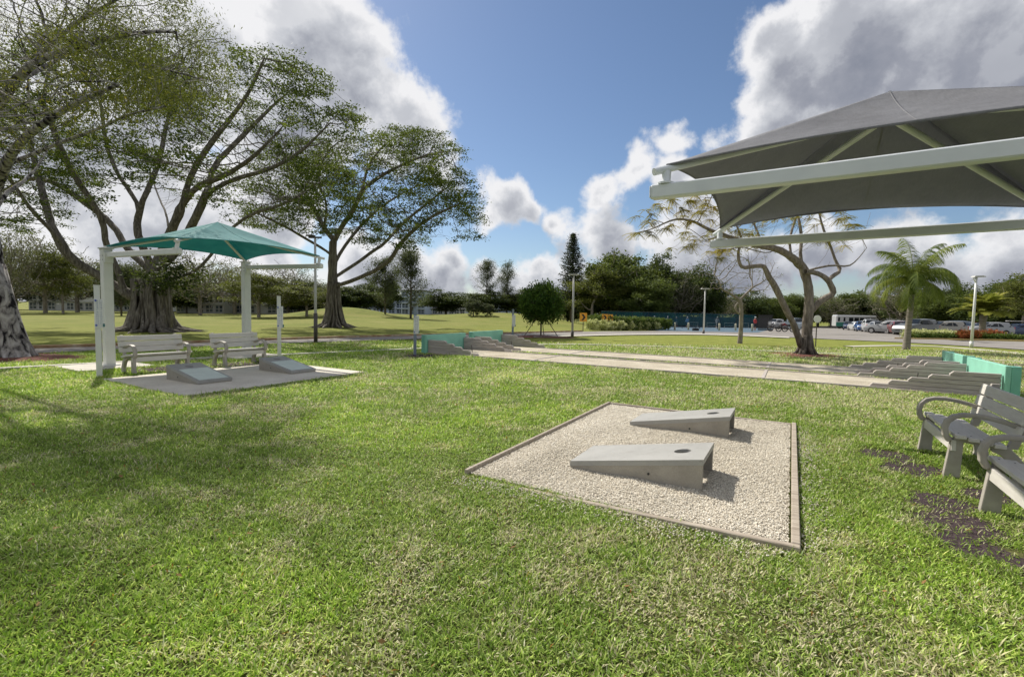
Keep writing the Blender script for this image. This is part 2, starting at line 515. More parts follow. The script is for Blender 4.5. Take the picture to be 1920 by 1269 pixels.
    lo = t.n.new('ShaderNodeMapRange'); lo.inputs[1].default_value = .3; lo.inputs[2].default_value = 2.4; t.l.new(t.math('ADD', sp.outputs['Z'], t.math('MULTIPLY', n, 1.2)), lo.inputs[0])
    c = t.mix(lo.outputs[0], t.ramp(n, [(.35, (.018, .015, .014)), (.6, (.075, .062, .052)), (.8, (.20, .17, .14))]), t.ramp(n, [(.25, (.09, .075, .06)), (.5, (.22, .19, .16)), (.75, (.36, .32, .28))]))
    t.col(c).rough(.9, .2).bump(n, .8, .03)
    t = MT('bark_mottled'); p = t.pos(True, (1, 1, .55))
    n = t.noise(p, 5.5, 6, .6, .6)
    c = t.ramp(n, [(.40, (.020, .018, .020)), (.46, (.17, .155, .15)), (.56, (.33, .31, .295)), (.7, (.50, .48, .46))])
    t.col(c).rough(.95, .1).bump(n, .8, .03)
    t = MT('bark_palm'); p = t.pos(True, (1, 1, 14))
    n = t.noise(p, 1.5, 4, .6)
    t.col(t.ramp(n, [(.3, (.13, .11, .09)), (.7, (.30, .27, .235))])).rough(.9, .2).bump(n, .5, .02)
    leafmat('leaf_fig', [(0, (.016, .034, .008)), (.5, (.052, .088, .015)), (.85, (.13, .175, .028)), (1, (.26, .29, .05))])
    leafmat('leaf_near', [(0, (.045, .065, .015)), (.45, (.13, .145, .025)), (.75, (.25, .23, .04)), (.9, (.34, .26, .04)), (1, (.42, .22, .04))])
    leafmat('leaf_gold', [(0, (.12, .12, .02)), (.5, (.32, .26, .035)), (.85, (.50, .38, .05)), (1, (.58, .47, .10))])
    leafmat('leaf_dark', [(0, (.016, .030, .011)), (.5, (.042, .068, .019)), (1, (.11, .155, .035))], .25)
    leafmat('leaf_mid', [(0, (.032, .050, .014)), (.5, (.085, .118, .028)), (1, (.17, .21, .05))], .3)
    leafmat('leaf_grey', [(0, (.060, .062, .040)), (.5, (.13, .13, .080)), (1, (.21, .215, .12))], .3)
    leafmat('leaf_lime', [(0, (.035, .045, .014)), (.5, (.10, .115, .028)), (1, (.22, .23, .05))], .35)
    leafmat('leaf_bright', [(0, (.012, .035, .008)), (.5, (.035, .085, .014)), (1, (.11, .20, .03))], .35)
    leafmat('leaf_pine', [(0, (.012, .020, .013)), (.5, (.026, .040, .024)), (1, (.06, .08, .045))], .15)
    leafmat('leaf_casuarina', [(0, (.030, .040, .026)), (.5, (.065, .082, .05)), (1, (.12, .14, .085))], .3)
    leafmat('leaf_palm', [(0, (.045, .080, .016)), (.5, (.115, .165, .032)), (.9, (.25, .28, .06)), (1, (.36, .32, .10))], .4)
    leafmat('leaf_datepalm', [(0, (.10, .12, .02)), (.5, (.24, .26, .045)), (1, (.42, .38, .08))], .45)
    leafmat('leaf_red', [(0, (.12, .035, .018)), (.5, (.27, .062, .028)), (1, (.42, .14, .05))], .35)
    leafmat('leaf_litter', [(0, (.10, .05, .02)), (.5, (.24, .13, .05)), (1, (.42, .30, .12))], .1)
    leafmat('leaf_cream', [(0, (.22, .26, .07)), (.5, (.56, .58, .26)), (1, (.80, .80, .50))], .35)
    leafmat('leaf_hedge', [(0, (.025, .05, .012)), (.5, (.075, .125, .025)), (1, (.17, .23, .05))], .3)
    t = MT('grass_blade'); a = t.attr('c')
    t.col(a.outputs['Color']).rough(.5, .35).transl(a.outputs['Color'], .42)


SOIL = [(1665, 855, .30), (1700, 876, .34), (1745, 882, .2), (1765, 945, .30), (1795, 985, .34), (1815, 1030, .28), (1850, 930, .24), (790, 668, .8), (300, 693, .7), (450, 683, .7), (1890, 1050, .22)]


# ------------------------------------------------------------------ mesh helpers
def link(ob, parent=None):
    COL.objects.link(ob)
    if parent is not None: ob.parent = parent
    return ob


def np_mesh(name, verts, faces_list, mat, parent=None, attr=None, smooth=False, colattr=None, mats=None, midx=None, loc=None):
    """faces_list: list of (F,k) int arrays."""
    me = bpy.data.meshes.new(name)
    verts = np.asarray(verts, np.float32)
    me.vertices.add(len(verts)); me.vertices.foreach_set('co', verts.ravel())
    idx = np.concatenate([f.ravel() for f in faces_list]).astype(np.int32)
    cnt = np.concatenate([np.full(len(f), f.shape[1]) for f in faces_list])
    st = np.concatenate([[0], np.cumsum(cnt)[:-1]]).astype(np.int32)
    me.loops.add(len(idx)); me.loops.foreach_set('vertex_index', idx)
    me.polygons.add(len(st)); me.polygons.foreach_set('loop_start', st)
    me.update(calc_edges=True)
    if smooth: me.polygons.foreach_set('use_smooth', np.ones(len(st), bool))
    for mm in (mats or [mat]): me.materials.append(MATS[mm] if isinstance(mm, str) else mm)
    if midx is not None: me.polygons.foreach_set('material_index', np.asarray(midx, np.int32))
    if attr is not None:
        a = me.attributes.new('v', 'FLOAT', 'FACE'); a.data.foreach_set('value', np.asarray(attr, np.float32))
    if colattr is not None:
        a = me.attributes.new('c', 'FLOAT_COLOR', 'POINT'); a.data.foreach_set('color', np.asarray(colattr, np.float32).ravel())
    me.validate()
    ob = bpy.data.objects.new(name, me)
    if loc is not None: ob.location = loc
    return link(ob, parent)


class MB:
    def __init__(s): s.v = []; s.f = []; s.mi = []; s.cur = 0; s.mt = []
    def mat(s, m):
        if m not in s.mt: s.mt.append(m)
        s.cur = s.mt.index(m); return s

    def add(s, vs, fs):
        b = len(s.v); s.v += [tuple(map(float, p)) for p in vs]
        for q in fs: s.f.append(tuple(b+i for i in q)); s.mi.append(s.cur)
        return s

    def box(s, x0, x1, y0, y1, z0, z1, M=None, ch=0.0):
        if ch > 0:   # chamfered box
            c = min(ch, (x1-x0)/2.2, (y1-y0)/2.2, (z1-z0)/2.2)
            vs = []; idx = {}
            for sx in (0, 1):
                for sy in (0, 1):
                    for sz in (0, 1):
                        X, Y, Z = (x0, x1)[sx], (y0, y1)[sy], (z0, z1)[sz]
                        dx, dy, dz = (c, -c)[sx], (c, -c)[sy], (c, -c)[sz]
                        idx[sx, sy, sz] = len(vs)
                        vs += [(X, Y+dy, Z+dz), (X+dx, Y, Z+dz), (X+dx, Y+dy, Z)]
            I = lambda a, b, c_, k: idx[a, b, c_]+k
            fs = []
            fs.append((I(0,0,0,0), I(0,0,1,0), I(0,1,1,0), I(0,1,0,0))); fs.append((I(1,0,0,0), I(1,1,0,0), I(1,1,1,0), I(1,0,1,0)))
            fs.append((I(0,0,0,1), I(1,0,0,1), I(1,0,1,1), I(0,0,1,1))); fs.append((I(0,1,0,1), I(0,1,1,1), I(1,1,1,1), I(1,1,0,1)))
            fs.append((I(0,0,0,2), I(0,1,0,2), I(1,1,0,2), I(1,0,0,2))); fs.append((I(0,0,1,2), I(1,0,1,2), I(1,1,1,2), I(0,1,1,2)))
            for a in (0, 1):
                for b in (0, 1):
                    fs.append((I(0,a,b,1), I(0,a,b,2), I(1,a,b,2), I(1,a,b,1)))
                    fs.append((I(a,0,b,0), I(a,0,b,2), I(a,1,b,2), I(a,1,b,0)))
                    fs.append((I(a,b,0,0), I(a,b,0,1), I(a,b,1,1), I(a,b,1,0)))
            for k in idx: fs.append((idx[k], idx[k]+1, idx[k]+2))
        else:
            vs = [(x0, y0, z0), (x1, y0, z0), (x1, y1, z0), (x0, y1, z0), (x0, y0, z1), (x1, y0, z1), (x1, y1, z1), (x0, y1, z1)]
            fs = [(0, 3, 2, 1), (4, 5, 6, 7), (0, 1, 5, 4), (1, 2, 6, 5), (2, 3, 7, 6), (3, 0, 4, 7)]
        if M is not None: vs = [tuple(M @ Vector(p)) for p in vs]
        return s.add(vs, fs)

    def bar(s, a, b, w, h, ch=0.0, up=(0, 0, 1)):
        a, b = Vector(a), Vector(b); d = (b-a); L = d.length; d.normalize()
        upx = Vector(up)
        if abs(d.dot(upx)) > .98: upx = Vector((0, 1, 0))
        y = upx.cross(d).normalized(); z = d.cross(y)
        M = Matrix(((d.x, y.x, z.x, a.x), (d.y, y.y, z.y, a.y), (d.z, y.z, z.z, a.z), (0, 0, 0, 1)))
        return s.box(0, L, -w/2, w/2, -h/2, h/2, M, ch)

    def tube(s, pts, rad, n=10, cap=True, flat=None):
        pts = [Vector(p) for p in pts]
        if not hasattr(rad, '__len__'): rad = [rad]*len(pts)
        base = len(s.v); vs = []; fs = []
        prev = None
        for i, p in enumerate(pts):
            d = (pts[min(i+1, len(pts)-1)]-pts[max(i-1, 0)]).normalized()
            if prev is None:
                x = d.orthogonal().normalized()
            else:
                x = (prev-d*prev.dot(d)).normalized()
            prev = x; y = d.cross(x)
            for k in range(n):
                a = 2*math.pi*k/n
                vs.append(p+(x*math.cos(a)+y*math.sin(a))*rad[i])
        for i in range(len(pts)-1):
            for k in range(n):
                fs.append((i*n+k, i*n+(k+1) % n, (i+1)*n+(k+1) % n, (i+1)*n+k))
        if cap:
            fs.append(tuple(range(n))[::-1]); fs.append(tuple((len(pts)-1)*n+k for k in range(n)))
        return s.add(vs, fs)

    def prism(s, pts2, t0, t1, axis='y', M=None):
        """extrude a 2D outline; axis is the extrusion axis."""
        n = len(pts2)
        def P(a, b, t): return {'y': (a, t, b), 'x': (t, a, b), 'z': (a, b, t)}[axis]
        vs = [P(a, b, t0) for a, b in pts2]+[P(a, b, t1) for a, b in pts2]
        fs = [tuple(range(n))[::-1], tuple(range(n, 2*n))]+[(i, (i+1) % n, n+(i+1) % n, n+i) for i in range(n)]
        if M is not None: vs = [tuple(M @ Vector(p)) for p in vs]
        return s.add(vs, fs)

    def band(s, path, t, w0, w1, axis='y'):
        """strip of thickness t following a 2D path, extruded along axis between w0,w1"""
        n = len(path); L = []; Rr = []
        for i, p in enumerate(path):
            a = path[max(i-1, 0)]; b = path[min(i+1, n-1)]
            d = np.array(b, float)-np.array(a, float); d /= max(np.linalg.norm(d), 1e-9); q = np.array([-d[1], d[0]])
            tt = t[i] if hasattr(t, '__len__') else t
            L.append(np.array(p)+q*tt/2); Rr.append(np.array(p)-q*tt/2)
        for i in range(n-1):
            pass
        def P(a, w): return {'y': (a[0], w, a[1]), 'x': (w, a[0], a[1]), 'z': (a[0], a[1], w)}[axis]
        vs = []
        for i in range(n): vs += [P(L[i], w0), P(Rr[i], w0), P(Rr[i], w1), P(L[i], w1)]
        fs = [(0, 1, 2, 3), tuple((n-1)*4+k for k in (3, 2, 1, 0))]
        for i in range(n-1):
            for k in range(4):
                fs.append((i*4+k, (i+1)*4+k, (i+1)*4+(k+1) % 4, i*4+(k+1) % 4))
        return s.add(vs, fs)

    def build(s, name, mat=None, parent=None, smooth=False, loc=None, bevel=0):
        me = bpy.data.meshes.new(name); me.from_pydata(s.v, [], s.f); me.update()
        for mm in (s.mt or [mat]): me.materials.append(MATS[mm])
        if s.mt: me.polygons.foreach_set('material_index', s.mi)
        if smooth:
            me.polygons.foreach_set('use_smooth', [True]*len(me.polygons))
        ob = bpy.data.objects.new(name, me)
        if loc is not None: ob.location = [float(q) for q in loc]
        link(ob, parent)
        if bevel:
            b = ob.modifiers.new('bevel', 'BEVEL'); b.width = bevel; b.segments = 2; b.limit_method = 'ANGLE'
        return ob


def tag(o, label=None, cat=None, group=None, kind=None):
    if label: o['label'] = label
    if cat: o['category'] = cat
    if group: o['group'] = group
    if kind: o['kind'] = kind
    return o


def thing(name, label, cat, loc=(0, 0, 0), rz=0, group=None):
    o = bpy.data.objects.new(name, None); o.location = [float(q) for q in loc]; o.rotation_euler = (0, 0, rz)
    COL.objects.link(o)
    return tag(o, label, cat, group)


def dup(root, loc, rz=0, label=None, group=None, scale=None):
    r = root.copy(); COL.objects.link(r); r.location = [float(q) for q in loc]; r.rotation_euler = (0, 0, rz)
    if scale is not None: r.scale = scale if hasattr(scale, '__len__') else (scale,)*3
    if label: r['label'] = label
    if group: r['group'] = group
    def kids(a, b):
        for ch in list(a.children):
            c = ch.copy(); COL.objects.link(c); c.parent = b; kids(ch, c)
    kids(root, r)
    return r


make_materials()


# ------------------------------------------------------------------ setting
def build_ground():
    def axis(lo, hi, fine, k):
        n = 150; t = np.linspace(-1, 1, n)
        return t
    xs = np.unique(np.concatenate([np.arange(-60, 60.1, 1.0), np.linspace(60, 160, 26), -np.linspace(60, 160, 26), np.linspace(160, 1500, 12), -np.linspace(160, 1500, 12)]))
    ys = np.unique(np.concatenate([np.linspace(-300, -20, 8), np.arange(-20, 110.1, 1.0), np.linspace(110, 220, 30), np.linspace(220, 2000, 12)]))
    X, Y = np.meshgrid(xs, ys)
    Z = gz(X, Y)
    v = np.stack([X.ravel(), Y.ravel(), Z.ravel()], 1)
    nx, ny = len(xs), len(ys)
    i = (np.arange(ny-1)[:, None]*nx+np.arange(nx-1)[None, :]).ravel()
    f = np.stack([i, i+1, i+1+nx, i+nx], 1)
    tag(np_mesh('ground', v, [f], 'lawn', smooth=True), kind='structure')


def resample(pts, step):
    pts = np.asarray(pts, float); out = [pts[0]]
    for a, b in zip(pts[:-1], pts[1:]):
        n = max(1, int(np.linalg.norm(b-a)/step))
        for k in range(1, n+1): out.append(a+(b-a)*k/n)
    return np.array(out)


def smoothline(pts, it=2):
    pts = np.asarray(pts, float)
    for _ in range(it):
        q = [pts[0]]
        for a, b in zip(pts[:-1], pts[1:]): q += [a*.75+b*.25, a*.25+b*.75]
        q.append(pts[-1]); pts = np.array(q)
    return pts


def strip(name, left, right, mat, off, kind='structure', nseg=60, cross=10):
    L = smoothline(left); Rr = smoothline(right)
    def even(p, n):
        d = np.concatenate([[0], np.cumsum(np.linalg.norm(np.diff(p, axis=0), axis=1))]); t = np.linspace(0, d[-1], n)
        return np.stack([np.interp(t, d, p[:, k]) for k in range(2)], 1)
    L = even(L, nseg); Rr = even(Rr, nseg)
    t = np.linspace(0, 1, cross)[None, :, None]
    P = L[:, None, :]*(1-t)+Rr[:, None, :]*t
    Z = gz(P[..., 0], P[..., 1])+off
    v = np.concatenate([P, Z[..., None]], -1).reshape(-1, 3)
    i = (np.arange(nseg-1)[:, None]*cross+np.arange(cross-1)[None, :]).ravel()
    f = np.stack([i, i+cross, i+cross+1, i+1], 1)
    o = np_mesh(name, v, [f], mat); tag(o, kind=kind)
    o.data.flip_normals() if o.data.polygons[0].normal.z < 0 else None
    return o


def kerb(name, line, mat, w=.18, h=.13, kind='structure'):
    L = smoothline(line); L = resample(L, .6)
    n = len(L); vs = []; fs = []
    for i in range(n):
        d = L[min(i+1, n-1)]-L[max(i-1, 0)]; d = d/np.linalg.norm(d); q = np.array([-d[1], d[0]])
        for (s_, z) in ((-.5, -.05), (-.5, h), (.5, h), (.5, -.05)):
            p = L[i]+q*w*s_; vs.append((p[0], p[1], float(gz(p[0], p[1]))+z))
    for i in range(n-1):
        for k in range(3): fs.append((i*4+k, i*4+k+1, (i+1)*4+k+1, (i+1)*4+k))
    m_ = MB(); m_.add(vs, fs)
    return tag(m_.build(name, mat), kind=kind)


def G2(*pts): return [Gt(x, y)[:2] for x, y in pts]


ROAD_NEAR = G2((-420, 672), (-60, 668), (60, 664), (250, 656), (480, 647), (700, 639), (900, 633), (1060, 630.5), (1180, 627), (1300, 626), (1400, 629), (1480, 633), (1560, 637), (1760, 646), (2000, 662), (2300, 690))
ROAD_FAR = G2((-420, 660), (-60, 658), (60, 655), (250, 649), (480, 640), (700, 632.5), (900, 627.5), (1010, 625), (1090, 622.5), (1250, 620.5), (1420, 620), (1500, 612), (1600, 611), (1700, 637), (1920, 641), (2300, 655))


def build_roads():
    strip('road', ROAD_NEAR, ROAD_FAR, 'asphalt', .035, nseg=120, cross=14)
    kerb('road_kerb', ROAD_FAR[:9], 'kerb', .2, .13)
    # beige walk along the near side of the road, from the small tree on
    a = G2((1000, 633.5), (1060, 632.6), (1180, 629), (1300, 628), (1400, 631), (1480, 635))
    b = G2((1000, 631.8), (1060, 631), (1180, 627.3), (1300, 626.2), (1400, 629.3), (1480, 633.3))
    strip('road_walk', a, b, 'path_concrete', .06, nseg=60, cross=4)
    kerb('path_edging', G2((1590, 650), (1690, 648), (1760, 650), (1850, 657), (1960, 668)), 'path_concrete', .5, .03)
    # car park behind the hedge
    pts = [Gt(1440, 640)[:2], Gt(1440, 604)[:2]]
    strip('car_park', [(17, 47), (30, 47), (60, 44), (110, 40)], [(24, 120), (45, 122), (80, 122), (150, 118)], 'asphalt', .05, nseg=40, cross=30)
    # court slab beyond the bollards
    c = [Gt(1238, 619)[:2], Gt(1420, 623)[:2]]
    strip('court_surface', [Gt(1236, 621)[:2], Gt(1420, 624.5)[:2]], [(16, 88), (46, 84)], 'court_blue', .06, nseg=30, cross=20)
    # thin concrete strip curving round the lawn
    ln = [S(-16.6, -3.5)[:2], S(-16.1, 1.5)[:2], S(-15.7, 5.2)[:2], S(-13.9, 10.6)[:2], S(-12.4, 14.9)[:2], S(-11.2, 18.2)[:2], S(-9.6, 20.8)[:2], S(-6.5, 22.6)[:2], S(-1.2, 23.5)[:2], S(5.0, 24.7)[:2], S(12, 25.8)[:2]]
    kerb('edging_strip', ln, 'path_concrete', .22, .04)
    # grey path at the right beyond the court ends
    strip('path', [S(4.9, 21.2)[:2], S(9, 20.6)[:2], S(16, 19.6)[:2]], [S(5.4, 24.2)[:2], S(9, 23.8)[:2], S(16, 23.2)[:2]], 'asphalt', .03, nseg=20, cross=4)
    # concrete pads under the canopy posts
    mb = MB(); 
    for (a0, b0) in ((-14.75, 5.2), (-14.75, 8.8)):
        c = S(a0, b0)
        M = Matrix.Translation(Vector((c[0], c[1], 0))) @ Matrix.Rotation(-TH, 4, 'Z')
        mb.box(-.75, .75, -.75, .75, -.05, .03, M)
    tag(mb.build('footing_slab', 'path_concrete'), kind='structure')


def lawn_mask(x, y):
    """True where blades may grow."""
    a = x*U[0]+y*U[1]; b = x*V[0]+y*V[1]
    m_ = np.ones_like(x, bool)
    eb = 3.735+.06*(fbm(a, b, 3, 8)-.5)*(a < -.4)+.07*np.clip((-a-.9)/1.6, 0, 1)
    m_ &= ~((a > -2.70) & (a < .12) & (b > np.where(a > -.5, 3.68, eb)) & (b < 7.98+.1*(fbm(a, b, 3, 9)-.6)))
    m_ &= ~((a > -12.25) & (a < -8.98) & (b > 4.25) & (b < 8.28))
    m_ &= ~((a > -11.3) & (a < 3.9) & (b > 13.1) & (b < 15.35))
    m_ &= ~((a > -11.3) & (a < 3.9) & (b > 15.84) & (b < 17.85))
    m_ &= ~((a > -11.3) & (a < -9.0) & (b > 13.1) & (b < 18.5))
    for (a0, b0) in ((-14.75, 5.2), (-14.75, 8.8)):
        m_ &= ~((abs(a-a0) < .75) & (abs(b-b0) < .75))
    ln = np.array([S(-16.6, -3.5)[:2], S(-16.1, 1.5)[:2], S(-15.7, 5.2)[:2], S(-13.9, 10.6)[:2], S(-12.4, 14.9)[:2], S(-11.2, 18.2)[:2], S(-9.6, 20.8)[:2], S(-6.5, 22.6)[:2], S(-1.2, 23.5)[:2], S(5.0, 24.7)[:2], S(12, 25.8)[:2]])
    for p, q in zip(ln[:-1], ln[1:]):
        d = q-p; L = np.linalg.norm(d); d = d/L
        t = np.clip((x-p[0])*d[0]+(y-p[1])*d[1], 0, L)
        m_ &= ((x-p[0]-t*d[0])**2+(y-p[1]-t*d[1])**2) > .16**2
    # road side
    rn = np.array(ROAD_NEAR); o = np.argsort(rn[:, 0])
    m_ &= y < np.interp(x, rn[o, 0], rn[o, 1])-.1
    s = np.full_like(x, -9.0)
    for (px, py, r) in SOIL:
        g = Gt(px, py); s = np.maximum(s, 1-np.hypot(x-g[0], y-g[1])/r)
    s = s+.12+1.5*(fbm(x, y, 4, 91)-.52)
    m_ &= ~(np.random.default_rng(3).random(len(x)) < np.clip(s*2.2, 0, .9))
    return m_


def build_grass():
    r = np.random.default_rng(11)
    dens0 = 10500.0
    bands = []
    ys = np.concatenate([np.arange(1.0, 4.6, .3), np.arange(4.6, 10, .6), np.arange(10, 24.1, 1.4)])
    PX, PY, SCL = [], [], []
    for y0, y1 in zip(ys[:-1], ys[1:]):
        ym = (y0+y1)/2; s = max(1.0, ym/4.6)
        w = 2*(1.10*y1+.9)
        den = dens0/s**1.72
        n = int(den*w*(y1-y0))
        PX.append(r.uniform(-w/2, w/2, n)); PY.append(r.uniform(y0, y1, n)); SCL.append(np.full(n, s))
    x = np.concatenate(PX); y = np.concatenate(PY); s = np.concatenate(SCL)
    # about half of the blades stand in little tufts of six
    n6 = len(x)//6*6; q6 = np.arange(n6).reshape(-1, 6); q6 = q6[r.random(len(q6)) < .55]
    sp_ = .016*s[q6[:, :1]]**.6
    x[q6] = x[q6[:, :1]]+r.normal(0, 1, q6.shape)*sp_; y[q6] = y[q6[:, :1]]+r.normal(0, 1, q6.shape)*sp_
    hsh = r.random(len(x))
    m_ = lawn_mask(x, y)
    dn = fbm(x, y, 2.2, 5, 4)           # patchy density
    m_ &= r.random(len(x)) < np.clip(.55+1.1*dn, 0, 1)*np.clip((25-y)/7, .15, 1)
    x, y, s, dn, hsh = x[m_], y[m_], s[m_], dn[m_], hsh[m_]
    n = len(x)
    L = r.uniform(.016, .048, n)*(0.35+1.3*fbm(x, y, 1.6, 17, 4))*s**.5*np.where(r.random(n) < .05, 1.7, 1)
    wd = r.uniform(.0019, .0040, n)*s**.95
    az = r.uniform(0, 2*np.pi, n)
    tilt = r.uniform(.35, 1.45, n)           # from vertical
    bend = r.uniform(.0, .42, n)
    z0 = gz(x, y)-.004+r.uniform(0, .012, n)
    dx, dy = np.cos(az), np.sin(az)
    px_, py_ = -dy, dx
    t1 = tilt; t2 = np.minimum(tilt+bend, 1.75)
    m1 = np.stack([x+dx*np.sin(t1)*L*.5, y+dy*np.sin(t1)*L*.5, z0+np.cos(t1)*L*.5], 1)
    tp = m1+np.stack([dx*np.sin(t2)*L*.5, dy*np.sin(t2)*L*.5, np.cos(t2)*L*.5], 1)
    tp[:, 2] = np.maximum(tp[:, 2], z0+.004)
    b = np.stack([x, y, z0], 1)
    w = np.stack([px_*wd, py_*wd, (r.random(n)-.5)*wd], 1)
    v = np.empty((n, 5, 3)); v[:, 0] = b-w*.8; v[:, 1] = b+w*.8; v[:, 2] = m1+w; v[:, 3] = m1-w; v[:, 4] = tp
    i = np.arange(n)*5
    q = np.stack([i, i+1, i+2, i+3], 1); t = np.stack([i+3, i+2, i+4], 1)
    # colours: fresh green, olive, straw
    patch = fbm(x, y, .55, 31, 4); p2 = fbm(x, y, 3.3, 61, 3)
    dry = np.clip((patch-.47)*1.2+(p2-.5)*1.6+.13+.022*(x), 0, .58)
    rr = r.random(n)
    green = np.array([.315, .480, .055]); deep = np.array([.15, .25, .034]); olive = np.array([.50, .62, .16]); straw = np.array([.80, .74, .46])
    k1 = r.random(n)[:, None]
    c = green*(1-k1)+deep*k1
    k2 = r.random(n)[:, None]
    ol = olive*(.6+.6*k2)
    c = np.where((rr < .34+.5*dry)[:, None], ol, c)
    rs = r.random(n)
    c = np.where((rs < dry*.85+.05)[:, None], straw*(.5+.7*k2), c)
    c = np.where((r.random(n) < .006)[:, None], np.array([.40, .19, .04]), c)
    fresh = np.clip((fbm(x, y, .8, 77, 3)-.48)*4, 0, 1)[:, None]*(x < 3)[:, None]
    c = c*(1+fresh*np.array([.28, .30, .05]))*(.82+.36*r.random(n))[:, None]
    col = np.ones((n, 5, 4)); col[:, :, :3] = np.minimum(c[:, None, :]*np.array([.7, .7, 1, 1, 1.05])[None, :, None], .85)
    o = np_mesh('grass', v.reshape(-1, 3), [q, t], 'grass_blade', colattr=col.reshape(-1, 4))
    tag(o, kind='stuff')
    pass
    # fallen leaves lying in the turf
    m2 = 420; lx = r.uniform(-9, 6, m2); ly = r.uniform(1.4, 12, m2); k_ = lawn_mask(lx, ly) & (np.abs(lx) < 1.1*ly+.5)
    C = np.column_stack([lx, ly, gz(lx, ly)+.03])[k_]
    tag(leaf_mesh(C, 1, (.01, .01, .006), .021, .5, 'fallen_leaves', 'leaf_litter', None, upb=2.0, seed=5), kind='stuff')


def site_obj(mb, name, mat, uu=0, vv=0, parent=None, z=0, rz=0, **k):
    o = mb.build(name, mat, parent, **k)
    if parent is None:
        c = S(uu, vv); o.location = (c[0], c[1], z); o.rotation_euler = (0, 0, -TH+rz)
    return o


def build_play_pads():
    # near gravel box (local x = U, y = V)
    r = np.random.default_rng(5)
    nx, ny = 60, 90
    xs = np.linspace(-2.64, .06, nx); ys = np.linspace(3.74, 7.92, ny)
    X, Y = np.meshgrid(xs, ys); Z = .045+.07*(fbm(X, Y, 1.7, 3, 4)-.52)
    def edge(a_, b_):
        d_ = np.minimum(np.minimum(a_+2.64, .06-a_), np.minimum(b_-3.74, 7.92-b_))
        return sst(d_, 0, .45)
    lowz = .010+.018*sst(X, -1.6, 0)
    Z = lowz*(1-edge(X, Y))+Z*edge(X, Y)
    Z[0, :] = -.02; Z[-1, :] = -.02; Z[:, 0] = -.02; Z[:, -1] = -.02
    wx = X*U[0]+Y*V[0]; wy = X*U[1]+Y*V[1]
    v = np.stack([wx.ravel(), wy.ravel(), Z.ravel()], 1)
    i = (np.arange(ny-1)[:, None]*nx+np.arange(nx-1)[None, :]).ravel()
    tag(np_mesh('gravel_pad', v, [np.stack([i, i+1, i+1+nx, i+nx], 1)], 'gravel_bed', smooth=True), kind='structure')
    # loose pebbles
    n = 105000
    a = r.uniform(-2.63, .05, n); b = r.uniform(3.75, 7.91, n)
    for (v0, v1) in BOARDS_V:
        k = ~((a > -1.86) & (a < -.62) & (b > v0+.03) & (b < v1-.03)); a = a[k]; b = b[k]
    sp_n = 2600; e_ = np.abs(r.normal(0, .13, sp_n))+.07; t_ = r.random(sp_n); w_ = r.integers(0, 2, sp_n)
    a = np.concatenate([a, np.where(w_ == 0, -2.64+2.7*t_, .06+e_)]); b = np.concatenate([b, np.where(w_ == 0, 3.74-e_, 3.74+4.2*t_)])
    n = len(a)
    z = np.where((a > .064) | (b < 3.735), .012, .045+.07*(fbm(a, b, 1.7, 3, 4)-.52))
    in_ = ~((a > .064) | (b < 3.735)); q_ = edge(a, b); z = np.where(in_, (.010+.018*sst(a, -1.6, 0))*(1-q_)+z*q_, z)
    ico = np.array([(0, 0, 1), (1, 0, 0), (0, 1, 0), (-1, 0, 0), (0, -1, 0), (0, 0, -1)], float)
    fc = np.array([(0, 1, 2), (0, 2, 3), (0, 3, 4), (0, 4, 1), (5, 2, 1), (5, 3, 2), (5, 4, 3), (5, 1, 4)])
    sz = r.uniform(.0032, .0082, n)
    an = r.uniform(0, 2*np.pi, n); tl = r.normal(0, .5, (n, 2))
    sc = np.stack([r.uniform(.9, 1.5, n), r.uniform(.7, 1.1, n), r.uniform(.5, .9, n)], 1)*sz[:, None]
    P = ico[None]*sc[:, None, :]*(1+r.normal(0, .16, (n, 6, 1)))
    ca, sa = np.cos(an)[:, None], np.sin(an)[:, None]
    x_ = P[..., 0]*ca-P[..., 1]*sa; y_ = P[..., 0]*sa+P[..., 1]*ca; z_ = P[..., 2]+x_*tl[:, :1]*.5+y_*tl[:, 1:]*.5
    wx = a*U[0]+b*V[0]; wy = a*U[1]+b*V[1]
    Vv = np.stack([x_+wx[:, None], y_+wy[:, None], z_+(z+r.uniform(.002, .010, n))[:, None]], -1)
    F = (np.arange(n)*6)[:, None, None]+fc[None]
    av = np.repeat(np.clip(r.normal(.5, .25, n)+.5*(fbm(a, b, .9, 23, 3)-.5), 0, 1), 8)
    tag(np_mesh('pebbles', Vv.reshape(-1, 3), [F.reshape(-1, 3)], 'pebble', attr=av), kind='stuff')
    # timber edging of the gravel box: one board a side
    c = S(0, 0)
    fr = thing('timber_edging', 'weathered brown timber boards edging the near gravel pad', 'edging', (0, 0, 0), -TH)
    for (x0, x1, y0, y1, z1) in ((-2.70, .12, 3.68, 3.735, .048), (-2.685, -2.645, 3.739, 7.98, .05), (.064, .12, 3.739, 7.98, .055), (-2.64, .06, 7.93, 7.98, .04)):
        m_ = MB(); m_.box(x0, x1, y0, y1, -.06, z1, Matrix.Rotation(R(-1.1), 4, 'Y') if y1 < 3.8 else None, .006); m_.build('board', 'timber', fr)
    # pad under the teal canopy
    m_ = MB(); m_.box(-12.25, -8.98, 4.25, 8.28, -.05, .03, None, .01)
    o = m_.build('sand_pad', 'gravel_slab'); o.rotation_euler = (0, 0, -TH); tag(o, kind='structure')
    # horseshoe lanes
    for nm, v0, v1 in (('near', 13.12, 15.3), ('far', 15.86, 17.8)):
        m_ = MB(); m_.box(-11.15, 3.75, v0+.06, v1-.06, -.05, .035)
        o = m_.build('gravel_lane', 'lane_gravel'); o.rotation_euler = (0, 0, -TH); tag(o, kind='structure')
